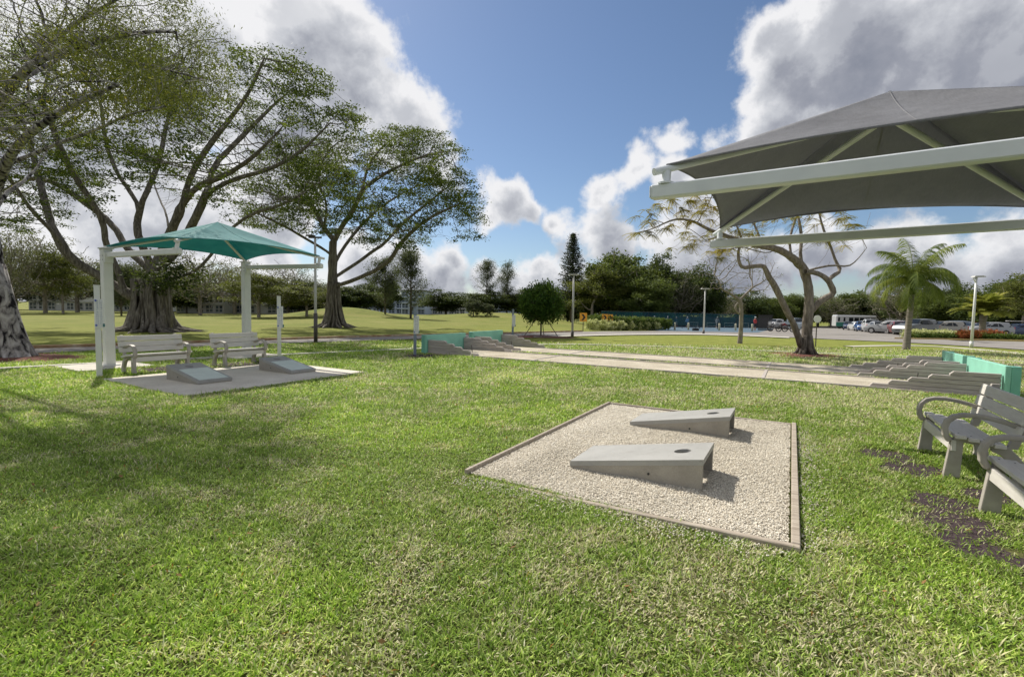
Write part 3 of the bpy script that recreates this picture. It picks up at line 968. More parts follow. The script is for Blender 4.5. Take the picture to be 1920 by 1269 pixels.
    for nm, v0, v1 in (('near', 13.12, 15.3), ('far', 15.86, 17.8)):
        e = thing('lane_edging', 'thin timber boards edging the %s horseshoe lane' % ('gravel lane nearer the camera of the two, the wider' if nm == 'near' else 'farther of the two, the narrower'), 'edging', (0, 0, 0), -TH, 'edgings of the horseshoe lanes')
        e['label'] = 'thin timber edging of the wider gravel lane, nearer the cornhole boards' if nm == 'near' else 'thin timber edging of the narrower gravel lane, beyond the wider one'
        for vv in (v0, v1-.05):
            m_ = MB(); m_.box(-9.2, 1.9, vv, vv+.05, -.05, .06, None, .004); m_.build('board', 'grey_timber', e)
        for uu in (-7.0, -.6):
            m_ = MB(); m_.box(uu, uu+.08, v0+.06, v1-.06, -.04, .05, None, .004); m_.build('board', 'grey_timber', e)


BOARDS_V = [(4.40, 5.08), (6.45, 7.13)]


def build_ramp(name, label, uu, vv, rz, group, mat_top='concrete_top', green=False):
    """cast concrete cornhole board, low end at local x=0, rising to x=1.24."""
    L, Wd, h0, h1, t = 1.25, .66, .085, .315, .05
    root = thing(name, label, 'game board', S(uu, vv, .015), -TH+rz, group)
    # sides
    m_ = MB()
    for y0, y1 in ((0, t), (Wd-t, Wd)):
        m_.prism([(0.004, -.03), (L-.004, -.03), (L-.004, h1-.045), (0.004, h0-.045)], y0+.004, y1-.004, 'y')
    m_.prism([(0.006, -.03), (.06, -.03), (.06, h0-.045), (0.006, h0-.047)], t, Wd-t, 'y')
    m_.build('side_wall', 'concrete', root, bevel=.006)
    # top slab with a round hole
    hx, hy, hr, n = L-.235, Wd/2, .078, 32
    sl = (h1-h0)/L
    def top(x): return h0+sl*x
    # hole border ring mapped to a rectangle outline
    m_ = MB(); vs = []; fs = []
    ang = [2*math.pi*k/n for k in range(n)]
    def rect(a):
        ca, sa = math.cos(a), math.sin(a)
        x0, x1, y0, y1 = hx-.16, L, 0, Wd
        tx = ((x1-hx)/ca if ca > 1e-9 else ((x0-hx)/ca if ca < -1e-9 else 1e9)); ty = ((y1-hy)/sa if sa > 1e-9 else ((y0-hy)/sa if sa < -1e-9 else 1e9))
        tt = min(tx, ty); return hx+ca*tt, hy+sa*tt
    angs = sorted(set(ang+[math.atan2(y-hy, x-hx) % (2*math.pi) for x in (hx-.16, L) for y in (0, Wd)]))
    n = len(angs)
    for a in angs:
        x, y = rect(a); xi, yi = hx+hr*math.cos(a), hy+hr*math.sin(a)
        vs += [(x, y, top(x)), (xi, yi, top(xi)), (xi, yi, top(xi)-.05), (x, y, top(x)-.05)]
    for k in range(n):
        a, b = k*4, ((k+1) % n)*4
        fs += [(a, b, b+1, a+1), (a+1, b+1, b+2, a+2), (a+2, b+2, b+3, a+3), (a+3, b+3, b, a)]
    m_.add(vs, fs)
    x1 = hx-.16
    m_.add([(0, 0, top(0)), (x1, 0, top(x1)), (x1, Wd, top(x1)), (0, Wd, top(0)), (0, 0, top(0)-.05), (x1, 0, top(x1)-.05), (x1, Wd, top(x1)-.05), (0, Wd, top(0)-.05)],
           [(0, 1, 2, 3), (7, 6, 5, 4), (0, 4, 5, 1), (2, 6, 7, 3), (3, 7, 4, 0)])
    m_.build('deck', mat_top, root)
    if green:
        m2 = MB(); e_ = .045; xx0, xx1 = .05, hx-.17
        m2.add([(xx0, e_, top(xx0)+.003), (xx1, e_, top(xx1)+.003), (xx1, Wd-e_, top(xx1)+.003), (xx0, Wd-e_, top(xx0)+.003)], [(0, 1, 2, 3)])
        m2.build('painted_panel', 'concrete_green', root)
    # bolt recess in each side
    for y in (-.001, Wd+.001):
        m3 = MB(); m3.tube([(.78, y-.004, .10), (.78, y+.004, .10)], .011, 10); m3.build('bolt_hole', 'black', root)
    return root


def build_boards():
    build_ramp('cornhole_board', 'grey concrete cornhole board nearer the lawn corner of the white gravel pad', -1.86, 4.40, 0, 'concrete cornhole boards')
    build_ramp('cornhole_board', 'grey concrete cornhole board at the far side of the white gravel pad', -1.86, 6.45, 0, 'concrete cornhole boards')
    for o, l in ((-4.92, 'pale green topped concrete cornhole board in front of the bench beside the tall white post'),):
        build_ramp('cornhole_board', l, -9.95, 5.62, math.pi, 'concrete cornhole boards', green=True)
        build_ramp('cornhole_board', 'pale green topped concrete cornhole board at the foot of the shorter white score post', -9.90, 7.60, math.pi, 'concrete cornhole boards', green=True)


def make_bench(label, uu, vv, rz, width=1.25):
    """local: x along the bench, +y is the front, origin at middle of front feet."""
    root = thing('park_bench', label, 'bench', S(uu, vv), -TH+rz, 'slatted plastic lumber benches')
    W2 = width/2
    # seat slats
    m_ = MB()
    for k, (y, w) in enumerate(((-.045, .085), (-.14, .085), (-.235, .085), (-.33, .085))):
        z = .435-.035*k*.5
        m_.box(-W2-.04, W2+.04, y-w/2, y+w/2, z-.02, z+.02, None, .006)
    m_.build('seat', 'bench_plastic', root)
    m_ = MB(); m_.box(-W2+.03, W2-.03, -.03, .012, .275, .385, None, .006); m_.build('apron', 'bench_plastic', root)
    # back slats, leaning
    m_ = MB(); ang = R(14)
    for k in range(3):
        z = .53+k*.128
        M = Matrix.Translation((0, -.43-(z-.45)*math.tan(ang), z)) @ Matrix.Rotation(ang, 4, 'X')
        m_.box(-W2-.04, W2+.04, -.018, .018, -.058, .058, M, .006)
    m_.build('backrest', 'bench_plastic', root)
    for s in (-1, 1):
        x0 = s*(W2-.07)-.032; x1 = x0+.064
        for y in (-.045, -.14, -.235, -.33):
            z = .455-.035*((-.045-y)/.095)*.5
            m_ = MB(); m_.tube([(s*(W2-.07), y, z-.001), (s*(W2-.07), y, z+.002)], .007, 8); m_.build('screw', 'dark_steel', root)
        # front leg and rail under the seat
        m_ = MB(); m_.prism([(-.075, 0), (.055, 0), (.012, .39), (-.085, .39)], x0, x1, 'x')
        m_.build('leg', 'bench_frame', root, bevel=.01)
        # rear leg, bowed
        path = [(-.50, 0), (-.515, .06), (-.50, .15), (-.455, .25), (-.39, .325), (-.30, .36)]
        m_ = MB(); m_.band(path, [.13, .12, .105, .10, .10, .09], x0, x1, 'x'); m_.build('leg', 'bench_frame', root, bevel=.008)
        m_ = MB(); m_.prism([(-.42, .33), (-.01, .38), (-.01, .412), (-.42, .355)], x0+.003, x1-.003, 'x')
        m_.prism([(-.40, .36), (-.47, .36), (-.63, .86), (-.56, .86)], x0+.006, x1-.006, 'x')
        m_.build('side_frame', 'bench_frame', root)
        # arm: curves up from the seat rail, over and back
        path = [(.02, .37), (.055, .43), (.062, .50), (.045, .565), (.0, .615), (-.07, .640), (-.16, .645), (-.27, .632), (-.38, .605), (-.50, .565)]
        m_ = MB(); m_.band(path, [.05, .05, .048, .046, .045, .042, .042, .042, .042, .05], x0-.008, x1+.008, 'x')
        m_.build('armrest', 'bench_frame', root, bevel=.012)
    return root


def build_benches():
    f = -math.pi/2
    # left pair, facing the pad (+U)
    make_bench('grey slatted bench beside the two tall white posts under the teal canopy', -12.7, 5.55, f, 1.25)
    make_bench('grey slatted bench under the teal canopy, next to the shorter white score post', -12.5, 7.42, f, 1.2)
    # right pair, facing -U
    make_bench('beige slatted bench under the grey canopy, the one with both armrests in view', 1.44, 6.90, -f, 1.26)
    make_bench('beige slatted bench under the grey canopy, cut off by the edge of the photo', 1.47, 4.80, -f, 1.25)


def canopy(name, label, u0, u1, v0, v1, post_u, He, zap, mat, steel, group):
    """square cantilever shade: arms along U at v0 and v1, posts at post_u."""
    root = thing(name, label, 'shade canopy', (0, 0, 0), -TH, group)
    c = ((u0+u1)/2, (v0+v1)/2)
    ends = [u0, u1]
    far = u0 if abs(post_u-u0) > abs(post_u-u1) else u1      # free end of the arms
    sgn = 1 if far > post_u else -1
    for vv in (v0, v1):
        m_ = MB(); m_.box(post_u-.10, post_u+.10, vv-.10, vv+.10, -.02, He-.02, None, .012)
        m_.box(post_u-.17, post_u+.17, vv-.17, vv+.17, 0.028, .055, None, .004)
        m_.box(post_u-.125, post_u+.125, vv-.125, vv+.125, He-.02, He+.01, None, .004)
        m_.build('post', steel, root)
        a, b = sorted((post_u+sgn*.10, far+sgn*.10))
        m_ = MB(); m_.bar((far+sgn*.12, vv-.03, 2.70), (post_u+sgn*.102, vv, 2.77), .11, .125, .012); m_.build('arm', steel, root)
        m_ = MB(); m_.box(far+sgn*.12-(.0 if sgn > 0 else .012), far+sgn*.12+(.012 if sgn > 0 else .0), vv-.078, vv+.018, 2.648, 2.752, None, .003); m_.build('end_cap', steel, root)
        m_ = MB(); m_.box(post_u+sgn*.102 if sgn > 0 else post_u-.16, post_u+.16 if sgn > 0 else post_u-.102, vv-.09, vv+.09, He-.36, He-.11, None, .006)
        m_.build('bracket', steel, root)
        m_ = MB(); m_.tube([(far, vv-.03, 2.76), (far, vv, He-.02)], .04, 12); m_.tube([(far, vv-.03, 2.762), (far, vv-.03, 2.778)], .075, 12); m_.build('stub', steel, root, smooth=False)
        for bx_ in (-.07, .07):
            for bz_ in (-.29, -.19):
                m_ = MB(); m_.tube([(post_u+bx_, vv-.104, He+bz_), (post_u+bx_, vv-.094, He+bz_)], .014, 6); m_.build('bolt', 'dark_steel', root)
        if True:
            m_ = MB(); m_.tube([(post_u+sgn*.0, vv, He), (post_u, vv, He+.05)], .05, 12); m_.build('stub', steel, root)
    for (a, b) in ((u0, v0), (u1, v0), (u1, v1), (u0, v1)):
        d = Vector((c[0]-a, c[1]-b, 0)).normalized()
        m_ = MB(); m_.tube([(a-d.x*.13, b-d.y*.13, He+.0-.03), (c[0], c[1], zap-.26)], .034, 12); m_.build('rafter', steel, root)
    m_ = MB(); m_.tube([(c[0], c[1], zap-.34), (c[0], c[1], zap-.02)], .045, 12); m_.build('finial', steel, root)
    # fabric: four faces, each a sagging triangle with a hollowed hem
    n = 22
    vs = []; fs = []
    cor = [(u0, v0), (u1, v0), (u1, v1), (u0, v1)]
    r = np.random.default_rng(2)
    for k in range(4):
        A = np.array([*cor[k], He+.045]); B = np.array([*cor[(k+1) % 4], He+.045]); Cc = np.array([c[0], c[1], zap])
        base = len(vs)
        inw = (Cc-(A+B)/2); inw[2] = 0; inw /= np.linalg.norm(inw)
        for i in range(n+1):
            t = i/n                       # 0 hem, 1 apex
            for j in range(n+1):
                s_ = j/n
                P = (A*(1-s_)+B*s_)*(1-t)+Cc*t
                bow = 4*s_*(1-s_)
                P = P+inw*(.13*bow*(1-t)**2)
                P[2] += -.10*bow*t*(1-t)*2 + .12*bow*(1-t)**2
                P[2] += .02*math.sin(s_*math.pi)*math.sin(9*s_+7*t+k)*(1-t)*.6
                # small puckers near the corners
                e_ = min(s_, 1-s_)
                P[2] += .012*math.sin(60*e_)*math.exp(-e_*14)*(1-t)
                vs.append(tuple(P))
        for i in range(n):
            for j in range(n):
                q = base+i*(n+1)+j
                fs.append((q, q+1, q+n+2, q+n+1))
    m_ = MB(); m_.add(vs, fs)
    fb = m_.build('fabric', mat, root, smooth=True)
    so_ = fb.modifiers.new('thick', 'SOLIDIFY'); so_.thickness = .004
    # stitched hem, a rolled cable pocket round the edge
    m_ = MB()
    for k in range(4):
        A = np.array([*cor[k], He+.045]); B = np.array([*cor[(k+1) % 4], He+.045]); Cc = np.array([c[0], c[1], zap])
        inw = (Cc-(A+B)/2); inw[2] = 0; inw /= np.linalg.norm(inw)
        pts = []
        for j in range(17):
            s_ = j/16; P = A*(1-s_)+B*s_; bow = 4*s_*(1-s_); P = P+inw*.13*bow
            P[2] += .12*bow; pts.append(tuple(P))
        m_.tube(pts, .011, 6)
    # seams over each face centre
    m_.build('hem', mat, fb)
    m_ = MB()
    for k in range(4):
        A = np.array([*cor[k], He+.045]); B = np.array([*cor[(k+1) % 4], He+.045]); Cc = np.array([c[0], c[1], zap])
        inw = (Cc-(A+B)/2); inw[2] = 0; inw /= np.linalg.norm(inw)
        pts = []
        for i in range(12):
            t = i/11; s_ = .5; P = (A*.5+B*.5)*(1-t)+Cc*t; P = P+inw*(.13*(1-t)**2)
            P[2] += -.10*t*(1-t)*2+.12*(1-t)**2+.02*math.sin(9*.5+7*t+k)*(1-t)*.6; pts.append(tuple(P+np.array([0, 0, .002])))
        m_.tube(pts, .006, 5)
    m_.build('seam', mat, fb)
    return root


def build_canopies():
    canopy('shade_canopy', 'teal fabric shade canopy on two white posts over the pair of grey benches', -14.75, -11.28, 5.28, 8.80, -14.75, 2.94, 3.74, 'teal_fabric', 'white_steel', 'square cantilever shade canopies')
    canopy('shade_canopy', 'grey fabric shade canopy on white beams reaching over the beige benches', -1.05, 2.60, 4.56, 8.30, 3.15, 2.90, 3.95, 'grey_fabric', 'cream_steel', 'square cantilever shade canopies')


def score_post(label, x, y, face, h, post, panelw=.16, panel_side=True, ht=.62, marks='blue'):
    root = thing('score_post', label, 'score post', (x, y, 0), face, 'score keeping posts')
    m_ = MB(); m_.box(-.05, .05, -.05, .05, -.03, h, None, .006); m_.build('post', post, root)
    m_ = MB(); m_.box(-.056, .056, -.056, .056, h+.001, h+.02, None, .004); m_.build('cap', post, root)
    z1 = h-.28; z0 = z1-ht
    m_ = MB(); m_.box(-.05, panelw-.05, -.072, -.0505, z0, z1, None, .003); pn = m_.build('score_panel', 'white_plastic', root)
    # two columns of numbers
    cu = bpy.data.curves.new('numbers', 'FONT'); cu.body = "\n".join(["%d" % (21-k) for k in range(11)]); cu.size = ht/13.5; cu.space_line = 1.05
    cu.extrude = .0005; ob = bpy.data.objects.new('number_column', cu); ob.location = (-.025, -.0735, z1-.05); ob.rotation_euler = (math.pi/2, 0, 0)
    cu.materials.append(MATS['digit_ink']); link(ob); bpy.context.view_layer.update()
    me = bpy.data.meshes.new_from_object(ob); bpy.data.objects.remove(ob)
    for xx in (-.025, .035):
        q_ = bpy.data.objects.new('number_column', me); q_.location = (xx, -.0735, z1-.05); q_.rotation_euler = (math.pi/2, 0, 0); link(q_, pn)
    # sliding markers
    for (px_, zz, mm) in ((-.02, z1-.03, 'blue_mark'), (-.02, z0+.06, 'blue_mark'), (panelw-.045, z0+.08, 'teal_mark'), (panelw-.045, z0+.045, 'teal_mark')):
        m_ = MB(); m_.tube([(px_, -.072, zz), (px_, -.105, zz)], .019, 12); m_.build('marker', mm, root)
    return root


def build_posts():
    g = Gt(187, 706); score_post('tall white score post at the outer corner of the teal canopy', g[0], g[1], R(36), 1.95, 'white_steel', .15)
    g = Gt(524, 677); score_post('white score post beside the farther bench under the teal canopy', g[0], g[1], R(24), 1.86, 'white_steel', .16)
    g = Gt(778, 665); score_post('slate blue score post standing beside the pit of the wider horseshoe lane', g[0], g[1], R(14), 1.62, 'post_blue', .18, marks='blue')
    g = Gt(961, 638); score_post('slate blue score post behind the pit of the narrower horseshoe lane', g[0], g[1], R(6), 1.62, 'post_blue', .18)


def lamp_post(label, px, py, ytop, style, r0=.055, col='lamp_steel'):
    g = Gt(px, py)
    # height from the photo's top point at that distance
    d = ray(px, ytop); z = EYE+d[2]*g[1]/d[1]; h = z-g[2]
    root = thing('lamp_post', label, 'lamp post', (g[0], g[1], g[2]), 0, 'lamp posts')
    m_ = MB(); m_.tube([(0, 0, -.1), (0, 0, h*.5), (0, 0, h)], [r0, r0*.85, r0*.7], 12); m_.build('pole', col, root, smooth=True)
    m_ = MB(); m_.tube([(0, 0, 0), (0, 0, .35 if style != 'tall' else 1.3)], r0*1.25, 12); m_.build('base_sleeve', 'dark_steel' if style != 'cobra' else col, root, smooth=True)
    if style == 'tall':
        m_ = MB(); m_.box(-.28, .28, -.05, .05, h-.02, h+.05, None, .01); m_.build('crossarm', 'dark_steel', root)
        m_ = MB(); m_.box(-.34, -.02, -.12, .12, h+.06, h+.12, None, .02); m_.build('lamp_head', 'dark_steel', root)
    elif style == 'cobra':
        m_ = MB(); m_.tube([(0, 0, h-.35), (-.06, 0, h-.20), (-.16, 0, h-.08), (-.10, 0, h)], .028, 8); m_.build('bracket', col, root)
        m_ = MB(); m_.prism([(-.22, h), (-.15, h+.08), (.25, h+.10), (.42, h+.06), (.40, h+.02), (.0, h-.005)], -.11, .11, 'y'); m_.build('lamp_head', 'lamp_steel', root)
    elif style == 'flood':
        m_ = MB(); m_.box(-.55, .55, -.04, .04, h-.05, h+.03); m_.build('crossarm', col, root)
        for s in (-1, 1):
            m_ = MB(); m_.tube([(s*.5, -.12, h+.10), (s*.5, .10, h+.16)], [.22, .12], 10); m_.build('lamp_head', 'lamp_steel', root)
    else:
        m_ = MB(); m_.prism([(-.35, h), (-.30, h+.07), (.30, h+.07), (.35, h)], -.12, .12, 'y'); m_.build('lamp_head', 'lamp_steel', root)
    return root


def build_lamps():
    lamp_post('dark topped lamp post in front of the tall fig tree by the teal canopy', 592, 643, 446, 'tall', .065)
    lamp_post('pale lamp post beside the young staked tree', 1073, 632, 516, 'flat', .075)
    lamp_post('white lamp post in front of the court fence', 1319, 627, 542, 'flat', .075)
    lamp_post('lamp post with a curved neck in front of the red shrubs', 1821, 652, 520, 'cobra', .07, 'white_steel')
    # flood light in the car park
    g = Gt(1638, 617)
    lamp_post('tall twin headed floodlight post rising behind the parked cars', 1638, 613, 530, 'flood', .16)


def step_wall(mb, x0, x1, y, t, levels, hstep, run, high='left'):
    """stacked timbers, each shorter than the one below. x0 is the high end."""
    s = 1 if x1 > x0 else -1
    L = abs(x1-x0)
    for k in range(levels):
        a = x0; b = x0+s*(L-run*k)
        xa, xb = min(a, b), max(a, b)
        mb.box(xa, xb, y-t/2, y+t/2, .0+hstep*k+.002, hstep*(k+1)-.004, None, .008)


def build_pits():
    # local frame: x=U, y=V, rotated by -TH
    def pit(label, ub, sgn, v0, v1, levels, topw, hb, run=.34, mat='mint_board'):
        root = thing('horseshoe_pit', label, 'horseshoe pit', (0, 0, 0), -TH, 'stepped timber horseshoe pits')
        th = .09
        for vv in (v0+.05, v1-.05):
            for k in range(levels):
                a = ub+sgn*.07; b = a+sgn*(2.15-run*k) if levels >= 5 else a+sgn*(1.75-run*k)
                z0_, z1_ = .03+.092*k+.002, .03+.092*(k+1)-.004
                if k == 0: z0_ = -.05
                c_ = sgn*.06
                m_ = MB(); m_.prism([(a, z0_), (b, z0_), (b, z0_+.03 if k else z0_+.09), (b-c_, z1_), (a, z1_)], vv-th/2, vv+th/2, 'y')
                m_.build('timber', 'grey_timber', root, bevel=.008)
        m_ = MB(); m_.box(ub-.045, ub+.045, v0-.06, v1+.06, .0, hb, None, .008); b = m_.build('backstop', mat, root)
        m_ = MB(); m_.box(ub-sgn*.12-.075, ub-sgn*.12+.075, v0-.055, v0+.075, 0, hb-.004, None, .01); m_.build('backstop_post', 'mint_side', root)
        m_ = MB(); m_.box(ub-sgn*.12-.075, ub-sgn*.12+.075, v1-.075, v1+.055, 0, hb-.004, None, .01); m_.build('backstop_post', 'mint_side', root)
        m_ = MB(); m_.tube([((ub+sgn*1.2), (v0+v1)/2, 0), ((ub+sgn*1.17), (v0+v1)/2, .30)], .0125, 8); m_.build('stake', 'dark_steel', root)
        return root
    pit('horseshoe pit with mint green backstop next to the slate blue score post', -11.2, 1, 13.2, 15.45, 5, 0, .66)
    pit('horseshoe pit with mint green backstop at the far end of the narrower lane', -11.3, 1, 16.25, 18.45, 5, 0, .68)
    pit('horseshoe pit with bright mint backstop just behind the beige bench', 3.78, -1, 13.3, 15.65, 5, 0, .66)
    pit('horseshoe pit with mint backstop partly hidden behind the bright one near the bench', 3.8, -1, 16.2, 18.0, 5, 0, .66)


# ------------------------------------------------------------------ trees
def colonize(nodes, par, attr, step, dinf, dkill, iters=260, bias=(0, 0, .05), maxn=9000):
    P = np.zeros((maxn, 3)); n = len(nodes); P[:n] = nodes
    par = list(par)
    A = np.asarray(attr, float)
    d = np.full(len(A), 1e9); idx = np.zeros(len(A), int)
    for s in range(0, n, 64):
        D_ = np.linalg.norm(A[:, None]-P[None, s:min(n, s+64)], axis=2); j = D_.argmin(1); m_ = D_[np.arange(len(A)), j]
        u_ = m_ < d; d[u_] = m_[u_]; idx[u_] = j[u_]+s
    b = np.array(bias)
    seen = set()
    stuck = np.zeros(len(A), int)
    for it in range(iters):
        act = d < dinf
        if not act.any(): act = d < d.min()+.5 if len(d) else act
        if not len(A): break
        dirs = A[act]-P[idx[act]]; dirs /= np.linalg.norm(dirs, axis=1)[:, None]+1e-9
        acc = np.zeros((n, 3)); np.add.at(acc, idx[act], dirs)
        src = np.unique(idx[act])
        g = acc[src]; g = g/(np.linalg.norm(g, axis=1)[:, None]+1e-9)+b+rng.normal(0, .12, (len(src), 3)); g /= np.linalg.norm(g, axis=1)[:, None]
        new = P[src]+g*step
        q_ = np.round(new/(step*.30)).astype(int); ok = []
        for a_, tq in enumerate(map(tuple, q_)):
            if tq not in seen: seen.add(tq); ok.append(a_)
        # attractors that keep pulling the same spot are given up
        cnt_ = np.zeros(n, int); np.add.at(cnt_, idx[act], 1)
        stuck[act] += 1
        if not ok: break
        new, src = new[ok], src[ok]
        if n+len(new) > maxn: break
        P[n:n+len(new)] = new; par += list(src); o = n; n += len(new)
        D_ = np.linalg.norm(A[:, None]-new[None], axis=2); j = D_.argmin(1); m_ = D_[np.arange(len(A)), j]
        u_ = m_ < d; d[u_] = m_[u_]; idx[u_] = j[u_]+o
        stuck[u_] = 0
        keep = (d > dkill) & (stuck < 5)
        A, d, idx, stuck = A[keep], d[keep], idx[keep], stuck[keep]
    return P[:n], np.array(par)


def radii(P, par, r0, e=2.2, rtrunk=None, spec=None):
    n = len(P); w = np.zeros(n)
    ch = np.zeros(n, int)
    for i in range(n-1, 0, -1):
        if w[i] == 0: w[i] = 1
        w[par[i]] += w[i]
    w[0] = max(w[0], 1)
    r = r0*w**(1/e)
    if rtrunk is not None:
        f = rtrunk/r[0]
        # keep tips thin while thickening the trunk
        k = math.log(rtrunk/r0)/math.log(w[0]) if w[0] > 1 else 1/e
        r = r0*w**k
    if spec is not None:
        q = np.where(spec > 0)[0]; r[q] = spec[q]
    return r, w


def wood_mesh(P, par, r, name, mat, parent, nmax=9, floor=None, wob=0.0, flare=None):
    n = len(P); kids = [[] for _ in range(n)]
    for i in range(1, n): kids[par[i]].append(i)
    vs = []; fs = []; 
    stack = [(0, None)]
    while stack:
        s, pr = stack.pop()
        chain = [s]; c = s
        while kids[c]:
            ks = sorted(kids[c], key=lambda q: -r[q])
            for q in ks[1:]: stack.append((q, c))
            c = ks[0]; chain.append(c)
        pts = [P[q] for q in chain]; rr = [r[q] for q in chain]
        if pr is not None:
            pts = [P[pr]]+pts; rr = [min(r[pr]*.8, rr[0]*1.15)]+rr
        if len(pts) < 2: continue
        pts = np.array(pts); k = nmax if rr[0] > .12 else (6 if rr[0] > .04 else 4 if rr[0] > .015 else 3)
        x = None; base = len(vs)
        T = np.empty_like(pts); T[1:-1] = pts[2:]-pts[:-2]; T[0] = pts[1]-pts[0]; T[-1] = pts[-1]-pts[-2]
        T /= np.linalg.norm(T, axis=1)[:, None]+1e-9
        a = np.arange(k)*2*np.pi/k; ca, sa = np.cos(a)[:, None], np.sin(a)[:, None]
        for i in range(len(pts)):
            t = T[i]
            if x is None:
                x = np.cross(t, (0.3, 1, 0.1)); x /= np.linalg.norm(x)
            else:
                x = x-t*x.dot(t); x /= np.linalg.norm(x)+1e-9
            y = np.cross(t, x)
            rad = rr[i]*(1+wob*rng.normal(0, 1, (k, 1))) if wob and rr[i] > .05 else rr[i]
            vs.extend(pts[i]+(x*ca+y*sa)*rad)
            if i:
                b0 = base+(i-1)*k; b1 = base+i*k
                for q in range(k):
                    fs.append((b0+q, b0+(q+1) % k, b1+(q+1) % k, b1+q))
    return np_mesh(name, np.array(vs), [np.array(fs)], mat, parent, smooth=True)


def leaf_mesh(C, per, spread, size, aspect, name, mat, parent, upb=.6, droop=0.0, cv=None, sv=.25, seed=0, rnd=None, lay=None):
    r = np.random.default_rng(seed)
    n = len(C)*per
    cen = np.repeat(C, per, axis=0)
    off = r.normal(0, 1, (n, 3))*np.array(spread)
    if lay is not None: off[:, 2] *= .5
    p = cen+off
    if droop: p[:, 2] -= np.abs(r.normal(0, droop, n))
    nr = r.normal(0, 1, (n, 3)); nr[:, 2] = np.abs(nr[:, 2])*1.0+upb; nr /= np.linalg.norm(nr, axis=1)[:, None]
    t = r.normal(0, 1, (n, 3)); t -= nr*(t*nr).sum(1)[:, None]; t /= np.linalg.norm(t, axis=1)[:, None]+1e-9
    if droop: t[:, 2] -= .8; t /= np.linalg.norm(t, axis=1)[:, None]
    b = np.cross(nr, t); b /= np.linalg.norm(b, axis=1)[:, None]+1e-9
    s = size*r.uniform(.6, 1.3, n)[:, None]
    a = s*aspect
    v = np.empty((n, 4, 3)); v[:, 0] = p-t*s; v[:, 1] = p+b*a-t*s*.1; v[:, 2] = p+t*s; v[:, 3] = p-b*a-t*s*.1
    i = np.arange(n)*4
    f = np.stack([i, i+1, i+2, i+3], 1)
    if cv is None: cv = r.random(len(C))
    val = np.clip(np.repeat(cv, per)*.55+r.random(n)*.45+r.normal(0, .06, n), 0, 1)
    return np_mesh(name, v.reshape(-1, 3), [f], mat, parent, attr=val)


def in_poly(x, y, poly):
    poly = np.array(poly, float); c = np.zeros(len(x), bool); j = len(poly)-1
    for i in range(len(poly)):
        xi, yi = poly[i]; xj, yj = poly[j]
        m_ = ((yi > y) != (yj > y)) & (x < (xj-xi)*(y-yi)/(yj-yi+1e-12)+xi)
        c ^= m_; j = i
    return c


def limb_nodes(limbs, step, base):
    """limbs: list of (parent_limb_index or -1, point index in the parent or -1, pts(N,3)). returns nodes, par in local coords"""
    P = []; par = []; ids = []
    for (pl, pts) in limbs:
        pts = resample(smoothline(np.array(pts)-base, 1), step)
        if pl is None:
            start = -1; seq = pts
        else:
            # nearest existing node on the parent limb
            q = ids[pl]; dd = [np.linalg.norm(P[k]-pts[0]) for k in q]; start = q[int(np.argmin(dd))]; seq = pts[1:] if len(pts) > 1 else pts
        my = []
        for k, p in enumerate(seq):
            P.append(np.array(p)); par.append(start if k == 0 else len(P)-2); my.append(len(P)-1)
        ids.append(my)
    par[0] = -1
    global LIMB_IDS
    LIMB_IDS = ids
    return np.array(P), np.array(par)


def px_limb(pts, Y0, dys=0.0):
    """image points with a depth drift -> world points"""
    n = len(pts); out = []
    for k, p in enumerate(pts):
        dy = dys*(k/(max(1, n-1)))**1.2
        out.append(D(p[0], p[1], Y0+dy))
    return out


def crown_discs(poly, Y0, depth, n, rad, thick, per, seed, keep=None, hole=0, topbias=0.0, xb=None):
    r = np.random.default_rng(seed); poly = np.array(poly, float)
    x0, y0 = poly.min(0); x1, y1 = poly.max(0)
    px = []; 
    while len(px) < n:
        q = np.column_stack([r.uniform(x0, x1, 400), r.uniform(y0, y1, 400)])
        q = q[in_poly(q[:, 0], q[:, 1], poly)]
        if topbias: q = q[r.random(len(q)) < (1-topbias*(q[:, 1]-y0)/(y1-y0))]
        px += list(q)
    px = np.array(px[:n])
    cx, cy = poly.mean(0); hx, hy = (x1-x0)/2, (y1-y0)/2
    rr = np.clip(1-(((px[:, 0]-(x0+x1)/2)/hx)**2+((px[:, 1]-y1)/(2*hy))**2), .05, 1)**.5
    sg = r.choice([-1, 1], n)
    dy = sg*depth*rr*r.random(n)**.5
    C = np.array([D(a, b, Y0+c) for (a, b), c in zip(px, dy)])
    at = np.repeat(C, per, axis=0)
    ang = r.uniform(0, 2*np.pi, len(at)); rad_ = rad*np.sqrt(r.random(len(at)))*np.repeat(r.uniform(.55, 1.25, n), per)
    at = at+np.stack([np.cos(ang)*rad_, np.sin(ang)*rad_, r.normal(0, thick, len(at))], 1)
    return C, at


def tips_of(P, par, w, wmax=2):
    return np.where((w <= wmax) & (np.arange(len(P)) > 0))[0]


